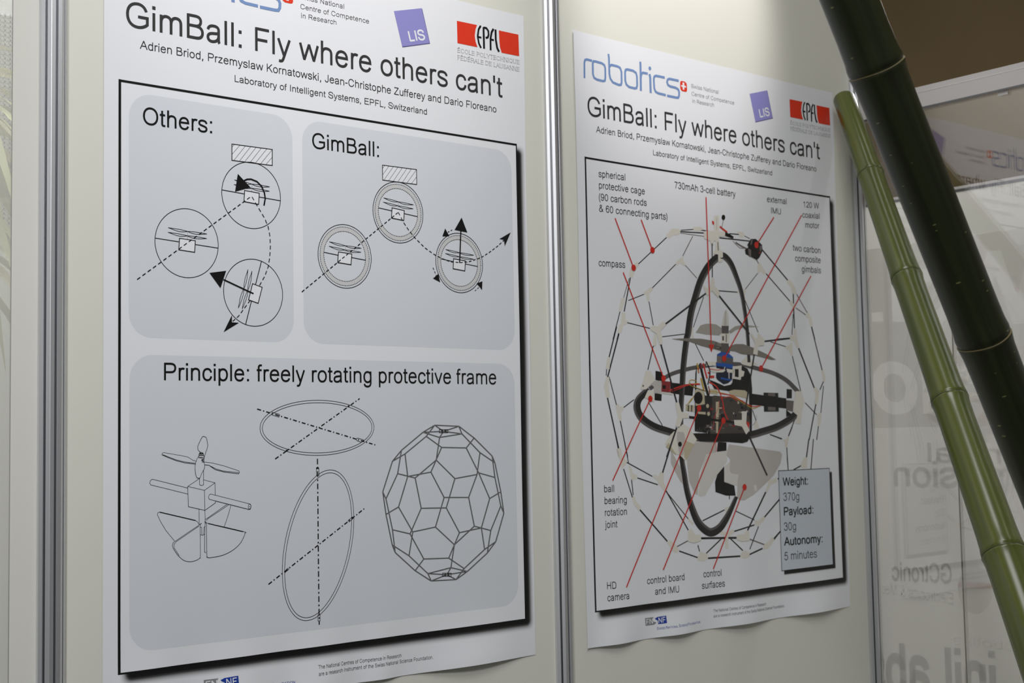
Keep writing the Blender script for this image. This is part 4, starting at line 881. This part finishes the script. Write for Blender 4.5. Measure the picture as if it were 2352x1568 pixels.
polys(i, 'c1', '440 1130 520 1050 600 1080 720 1260 620 1420 565 1560 490 1480 420 1450 280 1320 330 1220 400 1150', M['cream'], 8); polys(i, 'c1', '530 1260 690 1330 640 1400 570 1550 545 1500;330 1300 440 1480 400 1450 290 1360', M['cream_dark'], 8.4); polys(i, 'c1', '450 1150 540 1160 560 1260 530 1480 480 1480 440 1250', M['fin'], 8.7)
i.poly(zz('c1', [(485 + 26 * math.cos(t * .4), 1325 + 36 * math.sin(t * .4)) for t in range(16)]), M['body'], 9.1)
polys(i, 'z7', '885 915 930 905 960 1020 1045 1040 1040 1095 975 1100 940 1205 885 1195 915 1060', CRM, 12.5)
polys(i, 'c1', '1340 870 1410 870 1400 1040 1447 1130 1400 1192 1340 1080 1240 1060 1230 990 1340 990', CRM, 12.5)
polys(i, 'c2', '1145 1140 1180 1110 1230 1190 1300 1190 1300 1260 1220 1290 1145 1270', CRM, 10); polys(i, 'c3', '720 1175 800 1170 815 1130 850 1140 855 1240 770 1250 715 1230', CRM, 10)
i.build('front_connectors', pic)

# leader lines
def leader(pts, dot=None, arrow=None):
    i = Ink(2); i.stroke(pts, 2.3, M['leader'], 13.5)
    if dot: i.disc(dot, 7.3, M['leader'], 14.2)
    if arrow: i.poly(arrow, M['leader'], 14.2)
    i.build('leader_line', R2)
def Q(c, x, y): return zz(c, [(x, y)])[0]
leader([Q('z5', 162, 110), Q('z5', 385, 705)], Q('z5', 385, 705)); leader([Q('z5', 475, 128), Q('z5', 612, 493)], Q('z5', 612, 493))
leader([Q('z5', 260, 760), Q('z7', 745, 612)], Q('z7', 745, 620))
leader([(1620.5, 453), Q('z7', 1318, 230)], None, zz('z7', [(1285, 215), (1352, 215), (1320, 308)]))
leader([Q('z6', 815, 100), Q('z6', 607, 432)], Q('z6', 607, 432)); leader([Q('z6', 1147, 75), Q('z8', 205, 652)], Q('z8', 205, 652)); leader([Q('z6', 1260, 803), Q('z8', 620, 765)], Q('z8', 620, 765))
leader([Q('c2', 240, 540), Q('z7', 587, 865)], Q('z7', 587, 865)); leader([(1437.2, 1348), Q('c1', 748, 825)], Q('c1', 748, 825)); leader([(1521.8, 1308.3), Q('c1', 1085, 1000)], Q('c1', 1085, 1000)); leader([(1636.6, 1306), Q('c3', 800, 657)], Q('c3', 800, 657))
def callout(lines, cap):
    i = Ink(2)
    for s_, a, b in lines: i.text(s_, a, b, cap, M['black'], 4, weight=82)
    i.build('callout_lettering', R2)
c1 = (1391, 393, 408.8)
callout((('spherical', (1373.5, 406.5), (1435, 414.7)), ('protective cage', (1374.6, 432.7), (1480, 446.8)), ('(90 carbon rods', (1374.4, 459.8), (1484.4, 473.2)), ('& 60 connecting parts)', (1374.8, 486), (1532.1, 505.3))), c1)
callout((('730mAh 3-cell battery', (1548.6, 432.3), (1689, 452.8)),), (1560, 416, 431.5))
c2 = (1770.6, 475.8, 489.6)
callout((('external', (1761, 463.8), (1805.7, 469.2)), ('IMU', (1770.6, 489.9), (1792.8, 492.6))), c2)
callout((('120 W', (1844.2, 475.8), (1879.9, 479.8)), ('coaxial', (1841.9, 499.5), (1881.2, 502.8)), ('motor', (1848.9, 522.7), (1880.7, 525))), c2)
callout((('compass', (1374, 611), (1434.9, 615.4)),), (1400, 598, 614))
callout((('two carbon', (1820.2, 575.5), (1883.3, 582.4)), ('composite', (1825.3, 599.8), (1883.7, 604.6)), ('gimbals', (1840.6, 624.5), (1884.5, 628))), (1840, 561, 575.5))
callout((('ball', (1387.2, 1130.3), (1410, 1129)), ('bearing', (1388, 1157.3), (1439, 1154.8)), ('rotation', (1388.7, 1184.7), (1439.4, 1181.6)), ('joint', (1389, 1212.3), (1417.4, 1210.5))), (1388, 1113.8, 1130))
callout((('HD', (1393.3, 1352.7), (1414.5, 1351.2)), ('camera', (1393.6, 1380.3), (1444, 1374.8))), (1394, 1336.3, 1352.7))
callout((('control board', (1485.7, 1341), (1570.8, 1331.3)), ('and IMU', (1503.8, 1365.4), (1558, 1359.3))), (1533, 1346.5, 1362))
callout((('control', (1614.8, 1325.5), (1655.8, 1321.6)), ('surfaces', (1611.2, 1352), (1663.3, 1346.2))), (1640, 1308, 1323.5))
# specification box
q = [wall(*p) for p in ((1788.6, 1080.2), (1903.6, 1075.8), (1912.6, 1296.5), (1792.6, 1310.2))]
x0, x1, z1, z0 = (q[0].x + q[3].x) / 2, (q[1].x + q[2].x) / 2, (q[0].z + q[1].z) / 2, (q[2].z + q[3].z) / 2
i = Ink(2); soft_border(i, x0, x1, z0, z1, 0.0085, 0.004, 4.6); round_rect(i, x0, x1, z0, z1, 0.0003, M['tint2'], 5.2, 30, 20)
i.stroke_w([(x0, z0), (x1, z0), (x1, z1), (x0, z1)], 0.0016, K, 6, True); sb = i.build('specification_box', R2); sb['label'] = 'pale blue box with weight, payload and autonomy'
i = Ink(2); cp = (1797, 1096.7, 1115.6)
for s_, a, b, w in (('Weight:', (1796.8, 1115.4), (1855, 1112.4), 128), ('370g', (1798.3, 1149.9), (1834.7, 1148.2), 74), ('Payload:', (1799.3, 1183.6), (1867.2, 1178.8), 128), ('30g', (1799.7, 1218.4), (1827.4, 1216.6), 74), ('Autonomy:', (1799.7, 1252.6), (1888.6, 1244.8), 128), ('5 minutes', (1800.6, 1286.3), (1875.2, 1279.6), 74)):
    i.text(s_, a, b, cp, M['black'], 7, weight=w)
i.build('box_lettering', sb)

# ------------------------------------------------------------------ bamboo poles
def pole(label, ps, pe, r0, r1, nodes, m, scar, ring_w, cap_top):
    """ps: base on the floor, pe: top; nodes: pixels of the joints"""
    ax = pe - ps; L = ax.length; rotq = ax.to_track_quat('Z', 'Y')
    root = empty('bamboo_pole', ps); root.rotation_mode = 'QUATERNION'; root.rotation_quaternion = rotq
    tag(root, label, 'bamboo pole', 'bamboo poles leaning in the corner')
    ns = []
    for px in nodes:
        best = min(range(1001), key=lambda t: (lambda q: (q[0] - px[0])**2 + (q[1] - px[1])**2)(project(ps + ax * (t / 1000.0))) if (ps + ax * (t / 1000.0) - CAM).dot(FW) > 0.3 else 1e12)
        ns.append(L * best / 1000.0)
    ns.sort()
    gap = (ns[1] - ns[0]) if len(ns) > 1 else 0.35
    while ns[0] - gap * 0.95 > 0.06: ns.insert(0, ns[0] - gap * 0.95)
    if not cap_top:
        while ns[-1] + gap < L: ns.append(ns[-1] + gap)
    rad = lambda s: r0 + (r1 - r0) * s / L
    st = {0.0: 1.0, L: 1.0}
    for s in ns:
        for d, f in ((-0.05, 1.0), (-0.018, 1.015), (-0.0055, 1.055), (-0.0022, 1.075), (0.0, 1.01), (0.0018, 1.05), (0.008, 1.06), (0.018, 1.02), (0.045, 1.0)):
            if 0 < s + d < L: st[s + d] = f
    ss = sorted(st); prof = [(rad(s) * st[s], s) for s in ss]
    if cap_top:
        prof[-1] = (rad(L), L - 0.004); prof += [(rad(L) * 0.94, L), (rad(L) * 0.6, L + 0.0015), (0.0005, L + 0.002)]
    n = 48; bm = bmesh.new(); rings = []
    for r_, s in prof: rings.append([bm.verts.new((r_ * math.cos(2 * math.pi * k / n), r_ * math.sin(2 * math.pi * k / n), s)) for k in range(n)])
    for a, b in zip(rings[:-1], rings[1:]):
        for k in range(n): bm.faces.new((a[k], a[(k + 1) % n], b[(k + 1) % n], b[k])).smooth = True
    bm.faces.new(rings[0][::-1]); bm.faces.new(rings[-1])
    me = bpy.data.meshes.new('culm'); bm.to_mesh(me); bm.free(); me.materials.append(m); link('culm', me, root)
    for s in ns:
        bm = bmesh.new(); r_ = rad(s) * 1.066; rr = []
        for dr, ds in ((-0.002, -ring_w), (0.0003, -ring_w * 0.6), (0.0006, 0), (0.0003, ring_w * 0.6), (-0.002, ring_w)):
            rr.append([bm.verts.new(((r_ + dr) * math.cos(2 * math.pi * k / n), (r_ + dr) * math.sin(2 * math.pi * k / n), s - 0.0012 + ds + 0.0006 * math.sin(3 * k * 2 * math.pi / n))) for k in range(n)])
        for a, b in zip(rr[:-1], rr[1:]):
            for k in range(n): bm.faces.new((a[k], a[(k + 1) % n], b[(k + 1) % n], b[k])).smooth = True
        me = bpy.data.meshes.new('joint_ring'); bm.to_mesh(me); bm.free(); me.materials.append(scar); link('joint_ring', me, root)
    return root
top = wall(1938, 226, -0.035); low = deep(2309, 1280, 2.42); v = low - top
base = top + v * ((0.0 - top.z) / v.z)
pole('slimmer bright green bamboo pole with its closed top against the poster corner', base, top, 0.055, 0.0255, ((2000, 402), (2080, 640), (2183, 918), (2312, 1270)), M['bamboo'], M['scar_dark'], 0.0012, True)
a = deep(2257, 770, 1.7); b_ = deep(1951, 0, 1.7 * 0.94); v = a - b_
base = b_ + v * ((0.0 - b_.z) / v.z); up_ = b_ - v * ((TOP - b_.z) / -v.z) if False else b_ - v * 1.6
pole('thicker dark green bamboo pole crossing in front of the glass panel', base, up_, 0.0335, 0.0318, ((2007, 155), (2266, 775)), M['bamboo_dark'], M['scar'], 0.0007, False)

# ------------------------------------------------------------------ banner hung behind the glass, read from the back
XB = XS + 0.025
root = empty('sponsor_banner', (XB, -0.9, ZC - 1.55)); tag(root, 'pale film banner behind the glass panel, its grey writing seen mirrored', 'banner')
YB0, YB1 = -1.9, 0.02; ZB1 = ZC + 0.5485; ZB0 = ZC - 1.55
box('film', (XB, YB0, ZB0), (XB + 0.001, YB1, ZB1), M['banner'], root)
box('hanging_rail', (XB - 0.004, YB0, ZB1 - 0.007), (XB + 0.004, YB1, ZB1), M['white_metal'], root, 0.001)
box('rail_shade_strip', (XB - 0.003, YB0, ZB1 - 0.0125), (XB - 0.0002, YB1, ZB1 - 0.0075), M['slot'], root)  # solid dark strip standing in for the shade under the rail
yv = side(2222, 1400, XB - 0.002).y
box('seam_strip', (XB - 0.002, yv + 0.001, ZB0), (XB - 0.0004, yv + 0.006, ZB1 - 0.30), M['banner_block'], root); box('seam_edge', (XB - 0.0025, yv + 0.008, ZB0), (XB - 0.0004, yv + 0.0098, ZB1 - 0.30), M['scar'], root)
def on_film(name, polys2, m, lay, lays=None):
    me = bpy.data.meshes.new(name); vs2 = []; fs = []
    for p, l_ in zip(polys2, lays or [0] * len(polys2)):
        p = [(min(y, YB1 - 0.001), z_) for y, z_ in p]
        k0 = len(vs2); vs2 += [(-0.0006 - 0.0002 * lay - 0.0003 * l_, y - root.location.y, z_ - root.location.z) for y, z_ in p]; fs.append(list(range(k0, k0 + len(p))))
    me.from_pydata(vs2, [], fs); me.materials.append(m); return link(name, me, root)
def film_xy(px, py): p = side(px, py, XB - 0.001); return (p.y, p.z)
def mirrored(name, s_, left, right, capy, m, lay, weight=90):
    """writing whose last letter shows at the left; left/right are pixels of the baseline ends"""
    yl, zl = film_xy(*left); yr, zr = film_xy(*right); zt = film_xy(left[0], capy)[1]
    P_, x0, x1, lays = glyph_run(s_, weight); out = []
    for p in P_:
        out.append([(yr + (yl - yr) * (q[0] - x0) / (x1 - x0), zr + (zl - zr) * (q[0] - x0) / (x1 - x0) + (zt - zl) * q[1] / 716) for q in p])
    return on_film(name, out, m, lay, lays)
def quad(a, b, c, d): return [film_xy(*a), film_xy(*b), film_xy(*c), film_xy(*d)]
def letter_polys(s_, left, right, capy, weight):
    yl, zl = film_xy(*left); yr, zr = film_xy(*right); zt = film_xy(left[0], capy)[1]
    P_, x0, x1, _ = glyph_run(s_, weight)
    return [[(yr + (yl - yr) * (q[0] - x0) / (x1 - x0), zr + (zl - zr) * (q[0] - x0) / (x1 - x0) + (zt - zl) * q[1] / 716) for q in p] for p in P_]
def inside(p, y, z_):
    c = False; j = len(p) - 1
    for i in range(len(p)):
        if (p[i][1] > z_) != (p[j][1] > z_) and y < (p[j][0] - p[i][0]) * (z_ - p[i][1]) / (p[j][1] - p[i][1]) + p[i][0]: c = not c
        j = i
    return c
free = letter_polys('slo', (2005, 938), (2262, 962), 795, 140) + letter_polys('Wol.', (2003, 738), (2400, 742), 585, 140)
zt_, zb_ = film_xy(2200, 545)[1], film_xy(2030, 982)[1]; ya_, yb_ = -0.56, YB1 - 0.001; strips = []; dz_ = 0.0022; dy_ = 0.0022
z_ = zb_
while z_ < zt_:
    row = [p for p in free if min(q[1] for q in p) <= z_ + dz_ / 2 <= max(q[1] for q in p)]; y = ya_; st_ = None
    while y < yb_:
        hit = any(inside(p, y + dy_ / 2, z_ + dz_ / 2) for p in row)
        if not hit and st_ is None: st_ = y
        if hit and st_ is not None: strips.append([(st_, z_), (y, z_), (y, z_ + dz_), (st_, z_ + dz_)]); st_ = None
        y += dy_
    if st_ is not None: strips.append([(st_, z_), (yb_, z_), (yb_, z_ + dz_), (st_, z_ + dz_)])
    z_ += dz_
on_film('grey_block_with_large_lettering', strips, M['banner_block'], 0)
mirrored('small_lettering', 'nical', (2131, 1060), (2300, 1064), 1016, M['banner_ink'], 1, 110)
mirrored('small_lettering', 'mission', (2054, 1116), (2335, 1121), 1058, M['banner_ink'], 1, 120)
mirrored('company_lettering', 'GCtronic', (2049, 1332), (2187, 1339), 1290, M['banner_dark'], 1, 135)
mirrored('company_lettering', 'Electronics & Mec', (2024, 1362), (2190, 1388), 1336, M['banner_ink'], 1, 80)
mirrored('laboratory_lettering', 'iniLabs', (1990, 1580), (2290, 1615), 1470, M['banner_dark'], 1, 150)
mirrored('institute_lettering', 'robotics', (2190, 1478), (2345, 1496), 1456, M['banner_block'], 1, 70)
dr = [film_xy(2240 + 40 * math.cos(t), 1350 + (52 if math.sin(t) < 0 else 60) * math.sin(t)) for t in [k * math.pi / 12 for k in range(24)]]
on_film('drop_emblem', [dr], M['banner_block'], 1); on_film('emblem_stripe', [quad((2200, 1335), (2282, 1338), (2282, 1352), (2200, 1350))], M['banner_pink'], 2)


# ------------------------------------------------------------------ plant and perforated screen set behind the added pane in place of their reflection
pr = empty('potted_plant', (-1.10, 0.40, 0)); tag(pr, 'pale long-leaved plant at the left edge, standing in for its reflection', 'plant')
bm = bmesh.new(); bmesh.ops.create_cone(bm, cap_ends=True, segments=28, radius1=0.11, radius2=0.15, depth=0.26, matrix=Matrix.Translation((0, 0, 0.13)))
me = bpy.data.meshes.new('pot'); bm.to_mesh(me); bm.free(); me.materials.append(M['pot']); link('pot', me, pr)
bm = bmesh.new(); bmesh.ops.create_cone(bm, cap_ends=True, segments=14, radius1=0.022, radius2=0.014, depth=2.1, matrix=Matrix.Translation((0, 0, 1.3)))
me = bpy.data.meshes.new('trunk'); bm.to_mesh(me); bm.free(); me.materials.append(M['stem']); link('trunk', me, pr)
rl = random.Random(5)
for n in range(80):
    h = rl.uniform(1.95, 2.32); az = rl.uniform(0, 2 * math.pi); ln = rl.uniform(0.24, 0.42); up0 = rl.uniform(0.2, 1.1); w = rl.uniform(0.008, 0.016)
    vs2 = []; fs = []; dirv = Vector((math.cos(az), math.sin(az) * 0.7, 0)); sd = Vector((-math.sin(az), math.cos(az), 0))
    for k in range(9):
        t = k / 8; p = dirv * (ln * t) + Vector((0, 0, h + ln * (up0 * t - 1.35 * t * t))); ww = w * math.sin(math.pi * (0.12 + 0.86 * t)); 
        vs2 += [tuple(p + sd * ww), tuple(p + Vector((0, 0, -ww * 0.35))), tuple(p - sd * ww)]
        if k:
            q = 3 * k; fs += [(q - 3, q - 2, q + 1, q), (q - 2, q - 1, q + 2, q + 1)]
    me = bpy.data.meshes.new('leaf'); me.from_pydata(vs2, [], fs); me.materials.append(M['leaf_pale'] if n % 3 == 0 else M['leaf'])
    for p in me.polygons: p.use_smooth = True
    link('leaf', me, pr)
sr = empty('perforated_screen', (-1.5, 0.75, 0)); tag(sr, 'pale screen with rows of small square holes behind the plant, standing in for its reflection', 'screen')
bm = bmesh.new(); zz0, zz1, xx0, xx1 = 2.12, 2.565, -1.12, -0.72; px_, pz_ = 0.0105, 0.0095
def bar(x0, x1, z0, z1):
    r_ = bmesh.ops.create_cube(bm, size=1)
    for v in r_['verts']: v.co = Vector(((x0 + x1) / 2 + v.co.x * (x1 - x0) + 1.5, v.co.y * 0.003, (z0 + z1) / 2 + v.co.z * (z1 - z0)))
x = xx0
while x < xx1: bar(x, x + 0.003, zz0, zz1); x += px_
q = zz0
while q < zz1: bar(xx0, xx1, q, q + 0.004); q += pz_
me = bpy.data.meshes.new('mesh_panel'); bm.to_mesh(me); bm.free(); me.materials.append(M['screen_bar']); link('mesh_panel', me, sr)
box('pale_backing', (xx0, 0.752, 0.0), (xx1, 0.757, TOP), M['screen'], sr)  # sheet added so the background behind the pane stays pale
